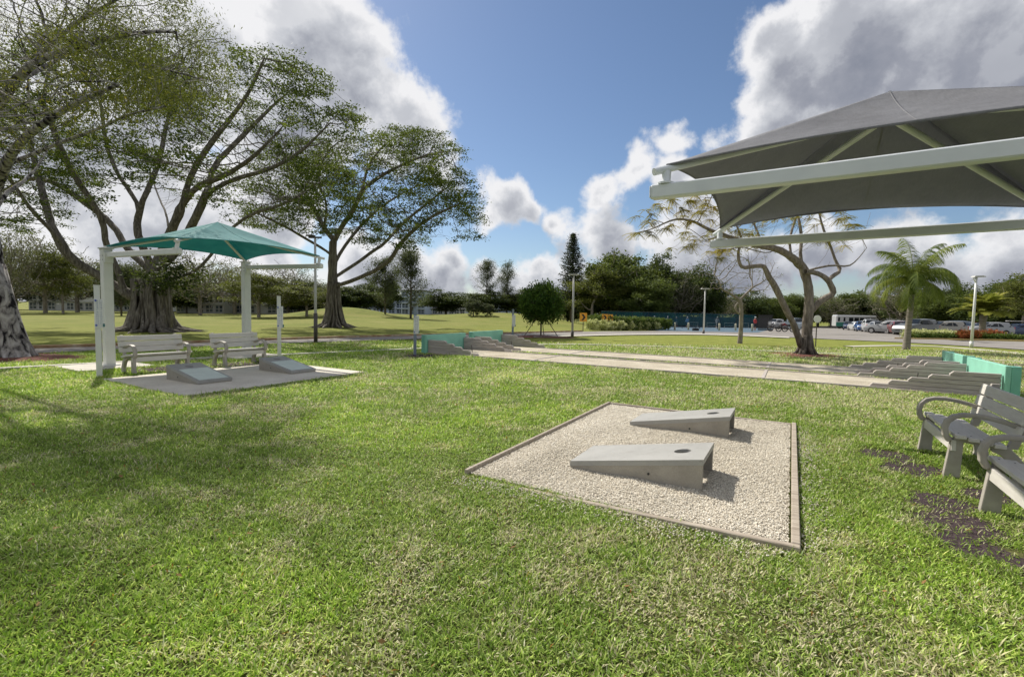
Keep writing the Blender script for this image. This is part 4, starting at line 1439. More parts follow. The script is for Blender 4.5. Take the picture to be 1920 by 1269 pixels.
def hero(name, label, base, limbs, attr, step, dinf, dkill, r0, rtr, bark, leafm, per, spread, lsize, lasp, seed, wmax=1.5, droop=0, iters=220, frac=1.0, upb=.6, group=None, wob=0.0, extra=None, cat='tree', maxn=9000, cv_noise=True):
    root = thing(name, label, cat, base, 0, group)
    P, par = limb_nodes([l[:2] for l in limbs], step, base)
    ids0 = LIMB_IDS
    P, par = colonize(P, par, np.asarray(attr)-base, step, dinf, dkill, iters, maxn=maxn)
    sp = None
    if any(len(l) > 2 for l in limbs):
        sp = np.zeros(sum(len(q) for q in ids0))
        for l, q in zip(limbs, ids0):
            if len(l) > 2:
                sp[q] = np.interp(np.linspace(0, 1, len(q)), np.linspace(0, 1, len(l[2])), l[2])
    r, w = radii(P, par, r0, rtrunk=rtr, spec=sp)
    wood_mesh(P, par, r, 'trunk', bark, root, wob=wob)
    t = tips_of(P, par, w, wmax)
    rr = np.random.default_rng(seed)
    C = P[t]
    if frac < 1:
        g_ = fbm(C[:, 0]+C[:, 2]*.9, C[:, 1]-C[:, 2]*.9, .62, seed+50, 4)+.025*C[:, 2]/max(1, np.ptp(C[:, 2]))*4
        k_ = g_ > np.quantile(g_, 1-frac); C = C[k_]
    cv = None
    if cv_noise:
        cv = np.clip(.5+1.6*(fbm(C[:, 0]+C[:, 2]*.7, C[:, 1]+C[:, 2], .45, seed)-.5)+.0, 0, 1)
    leaf_mesh(C, per, spread, lsize, lasp, 'crown', leafm, root, upb=upb, droop=droop, seed=seed, cv=cv)
    print(name, len(P), 'nodes', len(C)*per, 'leaves')
    return root, P, par, r


def root_bundle(parent, base, w0, w1, h, n, seed, mat, elong=1.0, flare=1.9):
    """aerial roots fused round a fig trunk: many wavering tapering strands, flaring at the ground"""
    r = random.Random(seed); m_ = MB()
    for k in range(n):
        a = 2*math.pi*k/n+r.uniform(-.15, .15); pts = []; rad = []
        ph = r.uniform(0, 6); tw = r.uniform(-.35, .35); rr0 = r.uniform(.08, .17)*w0/.9
        N = 11
        for i in range(N):
            t = i/(N-1)
            R_ = (w0*(1-t)+w1*t)*(1+(flare-1)*math.exp(-t*9))*(1+.06*math.sin(ph+t*7))
            aa = a+tw*t+.07*math.sin(ph*2+t*9)
            pts.append((math.cos(aa)*R_*elong, math.sin(aa)*R_*.9, -.12+h*t if t > 0 else -.15)); rad.append(rr0*(1.25-.45*t)*(1+.25*math.sin(ph+t*11)))
        # a trailing surface root
        if k % 2 == 0:
            L = r.uniform(.5, 1.5)*w0*1.2; Rb = w0*flare
            pts = [(math.cos(a+.1)*(Rb+L)*elong, math.sin(a+.1)*(Rb+L), -.05), (math.cos(a)*(Rb+L*.5)*elong, math.sin(a)*(Rb+L*.5), .02)]+pts[0:]
            pts[2] = (pts[2][0], pts[2][1], .08)
            rad = [rr0*.25, rr0*.5]+rad
        m_.tube(pts, rad, 6)
    return m_.build('root_column', mat, parent, smooth=True)


def build_hero_trees():
    # ---- big banyan behind the teal canopy
    Y0 = Gt(285, 621)[1]; base = Gt(285, 621)
    def L(pts, dy=0): return px_limb(pts, Y0, dy)
    tr = L([(285, 622), (286, 590), (288, 555), (290, 520), (290, 500)])
    limbs = [(None, tr),
             (0, L([(286, 545), (247, 557), (232, 545), (218, 500), (198, 460), (194, 415), (172, 378), (146, 340), (122, 300), (106, 260), (80, 190)], -3)),
             (1, L([(232, 545), (185, 517), (132, 486), (101, 437), (57, 393), (26, 345), (-20, 280)], -5)),
             (2, L([(101, 437), (84, 380), (70, 320), (52, 250)], 3)),
             (0, L([(288, 510), (270, 470), (255, 430), (262, 389), (238, 350), (220, 327), (198, 270), (190, 200)], 3)),
             (4, L([(262, 389), (282, 345), (300, 300), (310, 240), (330, 170)], 5)),
             (0, L([(290, 500), (318, 440), (312, 400), (300, 376), (282, 327)], 6)),
             (6, L([(318, 440), (340, 390), (360, 320), (400, 262), (430, 225), (459, 186), (478, 150), (495, 110)], -2)),
             (7, L([(340, 390), (366, 350), (420, 330), (470, 300), (520, 250), (560, 200)], -6)),
             (0, L([(290, 510), (335, 470), (366, 411), (388, 362), (437, 336), (500, 320), (560, 290), (620, 230)], -4)),
             (9, L([(388, 362), (400, 310), (440, 270), (470, 240), (520, 190), (570, 150)], 4)),
             (0, L([(290, 525), (353, 517), (388, 490), (420, 440), (470, 400), (530, 385), (590, 350)], -3)),
             (0, L([(290, 515), (240, 470), (212, 420), (160, 380), (110, 345), (60, 330), (0, 360)], 6)),
             ]
    poly = [(-150, 430), (-170, 250), (-90, 130), (60, 70), (250, 50), (400, 118), (440, 104), (500, 94), (560, 106), (610, 140), (650, 190), (700, 205), (690, 240), (660, 270), (640, 330), (610, 390), (540, 410), (470, 405), (400, 380), (200, 330), (120, 420), (40, 450)]
    C, at = crown_discs(poly, Y0, 8.0, 620, .95, .13, 16, 1, topbias=.3)
    # the dense dark tufts in the middle right
    C2, at2 = crown_discs([(470, 215), (600, 200), (640, 260), (600, 330), (520, 390), (400, 390), (400, 320), (460, 290)], Y0-3, 2, 40, .9, .2, 34, 9)
    at = np.concatenate([at, at2])
    root, P, par, r = hero('fig_tree', 'huge banyan fig with a thick root covered trunk behind the near white posts', base, limbs, at, .32, 4.0, .36, .0065, .60, 'bark_fig', 'leaf_fig', 38, (.24, .24, .08), .072, .5, 3, group='fig trees', wob=.05, frac=.54, maxn=40000)
    root_bundle(root, base, .85, .80, 3.1, 34, 5, 'bark_fig', 1.1)
    # a bushy tuft and a loose root beside the trunk
    g = D(325, 520, Y0-1)-base
    rr = np.random.default_rng(8)
    Cb = g+rr.normal(0, 1, (60, 3))*np.array([.75, .6, .45])
    leaf_mesh(Cb, 30, (.22, .22, .18), .10, .5, 'epiphyte', 'leaf_dark', root, seed=4)
    m_ = MB(); a0 = D(320, 614, Y0-1)-base; a1 = D(317, 540, Y0-1)-base
    m_.tube([tuple(a0), tuple((a0+a1)/2+np.array([.05, 0, 0])), tuple(a1), tuple(a1+np.array([-.5, .3, 1.0]))], [.10, .07, .06, .05], 8); m_.build('hanging_root', 'bark_fig', root, smooth=True)

    # ---- second fig
    base = Gt(626, 614); Y0 = base[1]
    def L(pts, dy=0): return px_limb(pts, Y0, dy)
    limbs = [(None, L([(626, 615), (625, 590), (624, 560), (624, 530), (624, 500), (624, 470), (625, 449)])),
             (0, L([(625, 449), (606, 426), (590, 389), (560, 350), (546, 334), (533, 289), (520, 255)], 2)),
             (0, L([(626, 455), (640, 425), (661, 398), (679, 357), (700, 340), (729, 321), (789, 293), (839, 284)], -3)),
             (0, L([(625, 536), (645, 532), (693, 513), (715, 500), (734, 485), (752, 453), (798, 412), (853, 385), (885, 378)], -4)),
             (0, L([(625, 522), (650, 505), (674, 490), (700, 470), (720, 458), (752, 421), (790, 390), (840, 350)], 4)),
             (0, L([(624, 480), (608, 468), (583, 453), (537, 426), (500, 408), (478, 398)], -4)),
             (1, L([(606, 426), (615, 389), (597, 343), (601, 307), (625, 270), (660, 258)], -2)),
             (2, L([(679, 357), (690, 310), (720, 270), (760, 250)], 5)),
             (1, L([(590, 389), (560, 375), (520, 370), (480, 350)], 5)),
             (0, L([(625, 500), (640, 470), (670, 430), (700, 400), (740, 370), (800, 340), (850, 330)], 7)),
             ]
    poly = [(470, 300), (540, 262), (620, 268), (680, 252), (740, 244), (815, 248), (852, 290), (880, 335), (905, 372), (898, 425), (868, 452), (800, 442), (770, 470), (700, 470), (640, 440), (560, 440), (480, 430), (450, 370)]
    C, at = crown_discs(poly, Y0, 8.5, 560, 1.1, .14, 15, 21, topbias=.15)
    root, P, par, r = hero('fig_tree', 'tall spreading fig with a flared fluted trunk standing beside the dark topped lamp post', base, limbs, at, .40, 5, .44, .008, .40, 'bark_fig', 'leaf_fig', 38, (.28, .28, .09), .086, .5, 5, group='fig trees', wob=.04, frac=.58, maxn=40000)
    root_bundle(root, base, .62, .40, 3.6, 24, 9, 'bark_fig', 1.0, 2.1)

    # ---- tree at the left edge, mottled trunk, drooping yellowish leaves
    base = Gt(22, 672); Y0 = base[1]
    def L(pts, dy=0): return px_limb(pts, Y0, dy)
    limbs = [(None, L([(22, 674), (13, 640), (2, 590), (-8, 530), (-16, 480), (-25, 420)]), (.34, .27, .25, .23, .21)),
             (0, L([(-25, 420), (-10, 360), (10, 310), (30, 275), (70, 240), (110, 212), (160, 185), (220, 160)], -5), (.14, .11, .085, .06, .03)),
             (0, L([(-25, 420), (-40, 340), (-20, 230), (20, 160), (70, 112), (130, 95), (200, 72), (270, 60), (330, 60)], -4.5), (.16, .12, .08, .05, .02)),
             (0, L([(-25, 420), (-60, 330), (-90, 200), (-80, 60), (-40, -80), (40, -200)], -3), (.16, .1, .06, .03)),
             (0, L([(-25, 420), (-80, 360), (-160, 250), (-260, 150)], 2), (.16, .1, .06)),
             (1, L([(10, 310), (60, 290), (120, 265), (180, 245), (240, 215), (310, 200)], -5), (.06, .04, .015)),
             (2, L([(70, 112), (120, 60), (180, 20), (260, -20)], -4), (.06, .04, .015)),
             (0, L([(-25, 430), (0, 370), (60, 330), (90, 280)], 3), (.10, .05, .02)),
             (2, L([(130, 95), (220, 110), (310, 130), (380, 150)], -4), (.05, .03, .012)),
             ]
    poly = [(-420, 330), (-420, 60), (-330, -160), (-100, -340), (150, -330), (280, -180), (320, -40), (350, 30), (420, 85), (440, 150), (395, 210), (300, 215), (200, 215), (120, 220), (60, 280), (-40, 330)]
    C, at = crown_discs(poly, Y0-1.5, 4.5, 520, .6, .24, 13, 33, topbias=.2)
    C2, at2 = crown_discs([(60, 40), (200, 10), (350, 60), (420, 110), (380, 190), (240, 190), (100, 150)], Y0-3, 1.8, 200, .5, .2, 14, 35)
    at = np.concatenate([at, at2])
    root, P, par, r = hero('shade_tree', 'large tree with a blotched grey and black trunk and drooping yellow green leaves', base, limbs, at, .20, 3.2, .23, .004, .30, 'bark_mottled', 'leaf_near', 27, (.17, .17, .13), .037, .26, 8, droop=.08, upb=.1, wmax=2.2, wob=.05, maxn=40000, frac=.56)
    m_ = MB(); r_ = random.Random(3)
    # flared butt
    for k in range(12):
        a = 2*math.pi*k/12+r_.uniform(-.2, .2)
        rr = [.50, .36, .26, .19, .13, .09]; zz = [-.05, .12, .4, .95, 1.7, 2.6]
        pts = [(math.cos(a)*q*1.0-z*.12, math.sin(a)*q, z) for q, z in zip(rr, zz)]
        m_.tube([(math.cos(a)*.74, math.sin(a)*.74, -.08)]+pts, [.05, .13, .17, .17, .15, .13, .10], 7)
    m_.build('root_flare', 'bark_mottled', root, smooth=True)

    # ---- poinciana in front of the car park
    base = Gt(1510, 666); Y0 = base[1]
    def L(pts, dy=0): return px_limb(pts, Y0, dy)
    limbs = [(None, L([(1512, 668), (1513, 650), (1512, 632), (1514, 600), (1517, 570), (1517, 545), (1512, 521), (1505, 501)]), (.27, .20, .18, .165, .17)),
             (0, L([(1505, 501), (1494, 490), (1483, 481), (1457, 466), (1425, 461), (1390, 452), (1352, 440), (1324, 428), (1301, 415), (1273, 410), (1253, 415), (1223, 430), (1195, 436)], -1.5), (.165, .13, .10, .06, .035, .012)),
             (0, L([(1512, 662), (1502, 650), (1495, 627), (1487, 605), (1478, 589), (1466, 565), (1457, 544), (1449, 530), (1442, 521), (1436, 506), (1431, 498), (1412, 499), (1392, 503), (1385, 490), (1384, 470), (1392, 450), (1380, 420)], -1), (.13, .115, .12, .085, .06, .03)),
             (0, L([(1516, 590), (1530, 572), (1545, 560), (1563, 551), (1560, 538), (1553, 526), (1542, 517), (1528, 511), (1510, 509)], -.4), (.12, .13, .11, .09, .10)),
             (3, L([(1553, 526), (1562, 517), (1577, 508), (1568, 492), (1560, 470), (1550, 445), (1542, 425), (1535, 395), (1520, 360)], 1.0), (.08, .06, .045, .02)),
             (0, L([(1505, 503), (1500, 480), (1503, 450), (1500, 420), (1490, 380), (1480, 350)], 1.0), (.07, .05, .02)),
             (1, L([(1483, 481), (1480, 450), (1488, 420), (1500, 390), (1530, 370), (1560, 360)], 2), (.05, .04, .02)),
             (3, L([(1510, 509), (1530, 503), (1560, 497), (1590, 500), (1605, 490), (1625, 465)], .5), (.045, .035, .012)),
             (1, L([(1425, 461), (1420, 430), (1400, 400), (1370, 380), (1330, 370)], 2), (.05, .03, .012)),
             (1, L([(1352, 440), (1330, 450), (1310, 455), (1290, 470)], -1)),
             (1, L([(1457, 466), (1440, 475), (1415, 470), (1390, 462), (1360, 470), (1330, 462)], -2)),
             ]
    poly = [(1185, 440), (1190, 400), (1240, 372), (1300, 350), (1360, 300), (1420, 285), (1500, 290), (1570, 320), (1640, 400), (1645, 445), (1600, 470), (1520, 440), (1450, 430), (1400, 480), (1330, 490), (1285, 480), (1240, 450)]
    C, at = crown_discs(poly, Y0, 2.7, 130, .5, .10, 9, 41)
    root, P, par, r = hero('poinciana_tree', 'crooked twin trunked tree with sparse golden feathery leaves behind the grey canopy', base, limbs, at, .20, 2.2, .26, .005, .20, 'bark_poinciana', 'leaf_gold', 1, (.01, .01, .01), .001, .3, 12, wmax=1.5, wob=.05)
    # feathery compound leaves
    w = np.zeros(len(P)); pset = set(par.tolist()); tips = [i for i in range(1, len(P)) if i not in pset]
    rr = np.random.default_rng(6); Vv = []; F = []; av = []
    for ti in tips:
        c = P[ti]
        pxl = c+base
        # fewer leaves on the right hand limbs, as in winter
        keep = .97 if pxl[0] < base[0]-.6 else .33
        if rr.random() > keep: continue
        cv = rr.random()
        for q in range(int(rr.integers(6, 12))):
            az = rr.uniform(0, 2*np.pi); el = rr.uniform(-.5, .35); Ln = rr.uniform(.22, .42)
            d = np.array([math.cos(az)*math.cos(el), math.sin(az)*math.cos(el), math.sin(el)])
            side = np.cross(d, (0, 0, 1)); side /= np.linalg.norm(side)
            for s in np.linspace(.15, 1, 9):
                p0 = c+d*Ln*s+np.array([0, 0, -.14*s*s])
                for sg in (-1, 1):
                    wd = .10*(1-.5*abs(s-.5)); e_ = side*sg*wd+d*.02+np.array([0, 0, -.02])
                    b = len(Vv); Vv += [p0, p0+e_*.5+d*.019, p0+e_, p0+e_*.5-d*.019]; F.append((b, b+1, b+2, b+3)); av.append(min(1, max(0, cv*.7+rr.random()*.4-.05)))
    np_mesh('foliage', np.array(Vv), [np.array(F)], 'leaf_gold', root, attr=av)
    m_ = MB(); r_ = random.Random(5)
    for k in range(9):
        a = 2*math.pi*k/9+r_.uniform(-.2, .2)
        m_.tube([(math.cos(a)*.62, math.sin(a)*.62, -.05), (math.cos(a)*.36, math.sin(a)*.36, .06), (math.cos(a)*.2, math.sin(a)*.2, .3), (math.cos(a)*.14-.02, math.sin(a)*.14, .8)], [.03, .07, .1, .09], 6)
    m_.build('root_flare', 'bark_poinciana', root, smooth=True)

    # ---- small nearly bare tree
    base = Gt(1387, 644); Y0 = base[1]
    def L(pts, dy=0): return px_limb(pts, Y0, dy)
    limbs = [(None, L([(1387, 645), (1389, 620), (1390, 595), (1390, 575), (1387, 562)]), (.14, .11, .10, .11)),
             (0, L([(1387, 562), (1378, 556), (1365, 548), (1353, 543), (1350, 530), (1340, 515)], 0), (.075, .05, .02)),
             (0, L([(1387, 562), (1395, 555), (1404, 546), (1412, 538), (1425, 532), (1436, 524)], 0), (.07, .045, .02)),
             (2, L([(1404, 546), (1418, 546), (1434, 543)], 1), (.03, .015)),
             (0, L([(1389, 590), (1382, 585), (1378, 575), (1384, 568)], 0), (.06, .05)),
             (2, L([(1412, 538), (1408, 520), (1406, 500)], 1), (.035, .015)), ]
    poly = [(1312, 500), (1325, 475), (1370, 462), (1420, 470), (1460, 495), (1465, 530), (1430, 550), (1380, 540), (1330, 540)]
    C, at = crown_discs(poly, Y0, 1.8, 190, .4, .25, 7, 51)
    hero('bare_tree', 'small nearly leafless tree with a dark trunk between the court fence and the golden tree', base, limbs, at, .22, 2.5, .3, .006, .19, 'bark_pale', 'leaf_mid', 2, (.12, .12, .12), .045, .5, 14, frac=.55)

    # ---- young staked tree
    base = Gt(1014, 631); Y0 = base[1]
    root = thing('young_tree', 'young round dark green tree held by slanting stakes', 'tree', base)
    limbs = [(None, [base+np.array([0, 0, z]) for z in (0, .5, 1.0, 1.5, 2.2, 2.8)])]
    rr = np.random.default_rng(61)
    C = rr.normal(0, 1, (900, 3)); C /= np.linalg.norm(C, axis=1)[:, None]; C *= (rr.random((900, 1))**.4)
    C = C*(.80+.55*fbm(C[:, 0]*2+C[:, 2], C[:, 1]*2-C[:, 2]*1.7, 1.4, 12, 3))[:, None]*np.array([1.28, 1.15, 1.18])+np.array([.0, 0, 2.0])
    C = C[(C[:, 2] > .75+.3*rr.random(len(C)))]
    lump = fbm(C[:, 0]*1+C[:, 2], C[:, 1]+C[:, 2]*.4, 1.3, 3)
    C = C[(lump > .43)]
    Pn, pr = limb_nodes(limbs, .3, base)
    Pn, pr = colonize(Pn, pr, C[::2], .22, 2, .25, 60)
    r, w = radii(Pn, pr, .006, rtrunk=.05)
    wood_mesh(Pn, pr, r, 'trunk', 'bark_dark', root)
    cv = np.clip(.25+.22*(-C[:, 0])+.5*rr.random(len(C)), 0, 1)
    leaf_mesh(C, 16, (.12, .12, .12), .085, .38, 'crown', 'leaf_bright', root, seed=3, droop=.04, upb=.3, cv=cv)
    for (dx, dy) in ((-1.05, -.2), (1.05, -.3), (.25, .9)):
        m_ = MB(); m_.tube([(dx, dy, -.02), (dx*.08, dy*.08, 1.45)], .022, 6); m_.build('stake', 'bark_dark', root)
    m_ = MB(); m_.tube([(0, 0, 1.38), (0, 0, 1.5)], .055, 8); m_.build('tie', 'black', root)


def mulch(x, y, r0, seed, z=0):
    n = 36; vs = [(0, 0, .05)]; r_ = random.Random(seed); fs = []
    for ring, (f, zz) in enumerate(((.5, .045), (1.0, -.01))):
        for k in range(n):
            a = 2*math.pi*k/n; q = r0*f*(1+.18*math.sin(3*a+seed)+.06*r_.random())
            vs.append((q*math.cos(a)*1.15, q*math.sin(a), zz+.01*r_.random()))
    for k in range(n):
        fs.append((0, 1+k, 1+(k+1) % n)); fs.append((1+k, 1+n+k, 1+n+(k+1) % n, 1+(k+1) % n))
    m_ = MB(); m_.add(vs, fs); o = m_.build('mulch', 'mulch_red', None, loc=(x, y, z+.012)); tag(o, kind='stuff')


def palm_frond(mb_v, mb_f, av, base, az, el, L, leaf, n, r, droop, stiff=0.0, width=.03):
    d = np.array([math.cos(az), math.sin(az), 0.0]); pts = []
    a = el; p = np.array(base, float); seg = L/14
    for i in range(15):
        pts.append(p.copy()); p = p+(d*math.cos(a)+np.array([0, 0, 1])*math.sin(a))*seg; a -= droop/14*(1+i*.10)
    side = np.array([-d[1], d[0], 0])
    cv = r.random()
    for i in range(14):
        for sub in range(n):
            t = (i+sub/n)/14
            P_ = pts[i]+(pts[i+1]-pts[i])*(sub/n); T = (pts[i+1]-pts[i]); T /= np.linalg.norm(T)
            ll = leaf*(.35+1.25*math.sin(math.pi*min(1, t*.85+.12)))*.8
            for sg in (-1, 1):
                e_ = side*sg*.8+T*.55+np.array([0, 0, (-.25-.75*r.random())*(1-stiff)+.1*stiff]); e_ /= np.linalg.norm(e_)
                mid = P_+e_*ll*.5; tip = P_+e_*ll+np.array([0, 0, -ll*.35*(1-stiff)])
                w_ = T*width*.5
                b = len(mb_v); mb_v += [P_-w_*.6, P_+w_*.6, mid+w_, mid-w_, tip]
                mb_f.append((b, b+1, b+2, b+3)); mb_f.append((b+3, b+2, b+4, b+4)); 
                v_ = min(1, max(0, cv*.5+.5*r.random())); av += [v_, v_]
    # rachis
    w_ = side*.018
    for i in range(14):
        b = len(mb_v); k = 1-i/16
        mb_v += [pts[i]-w_*k, pts[i]+w_*k, pts[i+1]+w_*k, pts[i+1]-w_*k, pts[i]-w_*k]; mb_f.append((b, b+1, b+2, b+3)); av.append(.8)


def build_palms():
    r = np.random.default_rng(77)
    def finish(V_, F_, av, root, name='fronds', mat='leaf_palm'):
        q = np.array([f for f in F_ if f[2] != f[3]]); t = np.array([f[:3] for f in F_ if f[2] == f[3]])
        aq = [a for f, a in zip(F_, av) if f[2] != f[3]]; at_ = [a for f, a in zip(F_, av) if f[2] == f[3]]
        np_mesh(name, np.array(V_), [q, t], mat, root, attr=np.array(aq+at_))
    g = Gt(1699, 656)
    top = D(1712, 528, g[1])-g
    root = thing('palm_tree', 'tall slender palm with arching feathery fronds in front of the parked cars', 'palm', g)
    m_ = MB(); m_.tube([(0, 0, -.1), (0, 0, .12), (top[0]*.25, 0, top[2]*.3), (top[0]*.6, 0, top[2]*.65), tuple(top-np.array([0, 0, .6]))], [.23, .165, .13, .12, .09], 14); m_.build('trunk', 'bark_palm', root, smooth=True)
    m_ = MB(); m_.tube([tuple(top-np.array([0, 0, .62])), tuple(top-np.array([0, 0, .2])), tuple(top+np.array([0, 0, .35]))], [.105, .115, .04], 12); m_.build('crownshaft', 'leaf_hedge', root, smooth=True)
    V_, F_, av = [], [], []
    for k in range(24):
        az = 2*math.pi*(k*.618)+r.uniform(-.2, .2); el = R(84-86*(k/23)**1.2)
        palm_frond(V_, F_, av, top, az, el, r.uniform(2.4, 2.9)*(1 if k < 19 else .75), .46, 7, r, (.9 if k < 5 else r.uniform(1.3, 1.8)), width=.026)
    finish(V_, F_, av, root)
    # stocky date palm behind the red shrubs
    g = Gt(1868, 633.5); Yp = 47.0
    x = D(1843, 600, Yp)[0]; g = np.array([x, Yp, float(gz(x, Yp))])
    root = thing('palm_tree', 'short stout palm with stiff yellow green fronds above the red shrubs', 'palm', g)
    top = D(1844, 590, Yp)-g
    m_ = MB(); m_.tube([(0, 0, -.1), (0, 0, top[2]*.5), (0, 0, top[2])], [.30, .25, .30], 12); m_.build('trunk', 'bark_palm', root, smooth=True)
    V_, F_, av = [], [], []
    for k in range(44):
        az = 2*math.pi*(k*.618)+r.uniform(-.2, .2); el = R(r.uniform(20, 88))
        palm_frond(V_, F_, av, top, az, el, r.uniform(2.5, 3.0), .6, 5, r, r.uniform(.6, 1.0), stiff=.85, width=.07)
    for i in range(0, len(V_)): pass
    finish(V_, F_, av, root, mat='leaf_datepalm')


def conifer(label, px, ptop, pbase_y, Y, wpx, kind, seed):
    r = np.random.default_rng(seed)
    x = D(px, 600, Y)[0]; g = np.array([x, Y, float(gz(x, Y))]); ht = D(px, ptop, Y)[2]-g[2]; wd = wpx/F_PX*Y/2
    root = thing('norfolk_pine' if kind == 'norfolk' else 'casuarina_tree', label, 'pine tree' if kind == 'norfolk' else 'tree', g)
    m_ = MB(); m_.tube([(0, 0, -.2), (0, 0, ht*.5), (0, 0, ht)], [ht*.018, ht*.012, .02], 8)
    C = []; cv = []
    if kind == 'norfolk':
        z = ht*.16
        while z < ht*.99:
            t = (z/ht); R_ = wd*(1-t**2.2)*1.15*(.8+.35*r.random())+.45
            nb = 6; a0 = r.random()*6
            for k in range(nb):
                a = a0+k*2*math.pi/nb+r.uniform(-.15, .15); Rk = R_*r.uniform(.75, 1.1)
                m_.tube([(0, 0, z), (math.cos(a)*Rk*.5, math.sin(a)*Rk*.5, z-.05*Rk), (math.cos(a)*Rk, math.sin(a)*Rk, z+.14*Rk)], [.05, .035, .015], 4)
                for s in np.arange(.25, 1.02, .25/max(Rk, .5)):
                    C.append((math.cos(a)*Rk*s, math.sin(a)*Rk*s, z-.04*Rk+.16*Rk*s*s)); cv.append(r.random())
            z += ht*.030*(1.15-.5*t)
        m_.build('trunk', 'bark_dark', root, smooth=True)
        leaf_mesh(np.array(C), 9, (.20, .20, .12), .19, .35, 'crown', 'leaf_pine', root, cv=np.array(cv), seed=seed, upb=.2)
    else:
        for k in range(46):
            t = r.random()**.8; z = ht*(.12+.86*t); a = r.uniform(0, 6.3); Rk = wd*(.35+.75*math.sin(math.pi*min(1, .15+.80*t)))*r.uniform(.35, 1.15)
            tip = np.array([math.cos(a)*Rk, math.sin(a)*Rk, z+Rk*r.uniform(.3, .9)])
            m_.tube([(0, 0, z-.3), tuple(np.array([0, 0, z])*.5+tip*.5), tuple(tip)], [.08*(1-t)+.03, .04, .015], 4)
            for s in np.linspace(.35, 1, 6):
                C.append(np.array([0, 0, z])*(1-s)+tip*s); cv.append(r.random())
        m_.build('trunk', 'bark_dark', root, smooth=True)
        leaf_mesh(np.array(C), 30, (.40, .40, .38), .17, .20, 'crown', 'leaf_casuarina', root, cv=np.array(cv)*.6, seed=seed, upb=.0, droop=.25)
    return root


def bg_proto(name, H, Rw, kind, seed):
    """background tree prototype built at origin; not labelled until placed"""
    r = np.random.default_rng(seed)
    root = thing(name, 'x', 'tree')
    par = dict(dense=dict(nc=60, per=70, ls=.17, thr=.28, mat='leaf_dark', th=.22, dr=(1.15, 1.15, .55)),
               round=dict(nc=60, per=70, ls=.17, thr=.25, mat='leaf_mid', th=.18, dr=(1.15, 1.15, .7)),
               loose=dict(nc=90, per=13, ls=.12, thr=.3, mat='leaf_grey', th=.22, dr=(1.0, 1.0, .45)),
               lime=dict(nc=46, per=50, ls=.13, thr=.3, mat='leaf_lime', th=.3, dr=(1.1, 1.1, .3)),
               bush=dict(nc=40, per=60, ls=.17, thr=.3, mat='leaf_casuarina', th=.02, dr=(.8, .8, .6)))[kind]
    cs = []
    zc = H*(.58 if kind != 'bush' else .5)
    while len(cs) < par['nc']:
        p = r.normal(0, 1, 3); p /= np.linalg.norm(p); p *= r.random()**.35
        q = np.array([p[0]*Rw*.86, p[1]*Rw*.86, zc+p[2]*H*(.40 if kind != 'bush' else .44)*(.75+.5*r.random())])
        if q[2] < H*par['th']: continue
        # broad crowns: underside lifted towards the rim
        cs.append(q)
    cs = np.array(cs)
    n0 = np.array([[0, 0, z] for z in np.arange(-.2, H*.32, .5)]); pr = np.arange(-1, len(n0)-1)
    kk = 6 if kind == 'loose' else 2
    P, pa = colonize(n0, pr, np.repeat(cs, kk, axis=0)+r.normal(0, .6, (len(cs)*kk, 3)), .5, 30, .65, 90, maxn=3500)
    rad, w = radii(P, pa, .028, rtrunk=H*.026)
    wood_mesh(P, pa, rad, 'trunk', 'bark_dark' if kind in ('dense', 'bush') else 'bark_pale', root, nmax=6)
    C = cs[np.repeat(np.arange(len(cs)), 6)]+r.normal(0, 1, (len(cs)*6, 3))*np.array(par['dr'])*Rw*.13
    # leaf tone varies at random, by clump and within it
    cv = r.random(len(C))*.6+.25*np.repeat(r.random(len(cs)), 6)
    leaf_mesh(C, par['per'], np.array(par['dr'])*Rw*.065+.08, par['ls'], .55, 'crown', par['mat'], root, cv=cv, seed=seed, upb=.5)
    return root


ORD = 'first second third fourth fifth sixth seventh eighth ninth tenth eleventh twelfth thirteenth fourteenth fifteenth sixteenth seventeenth eighteenth nineteenth twentieth'.split()


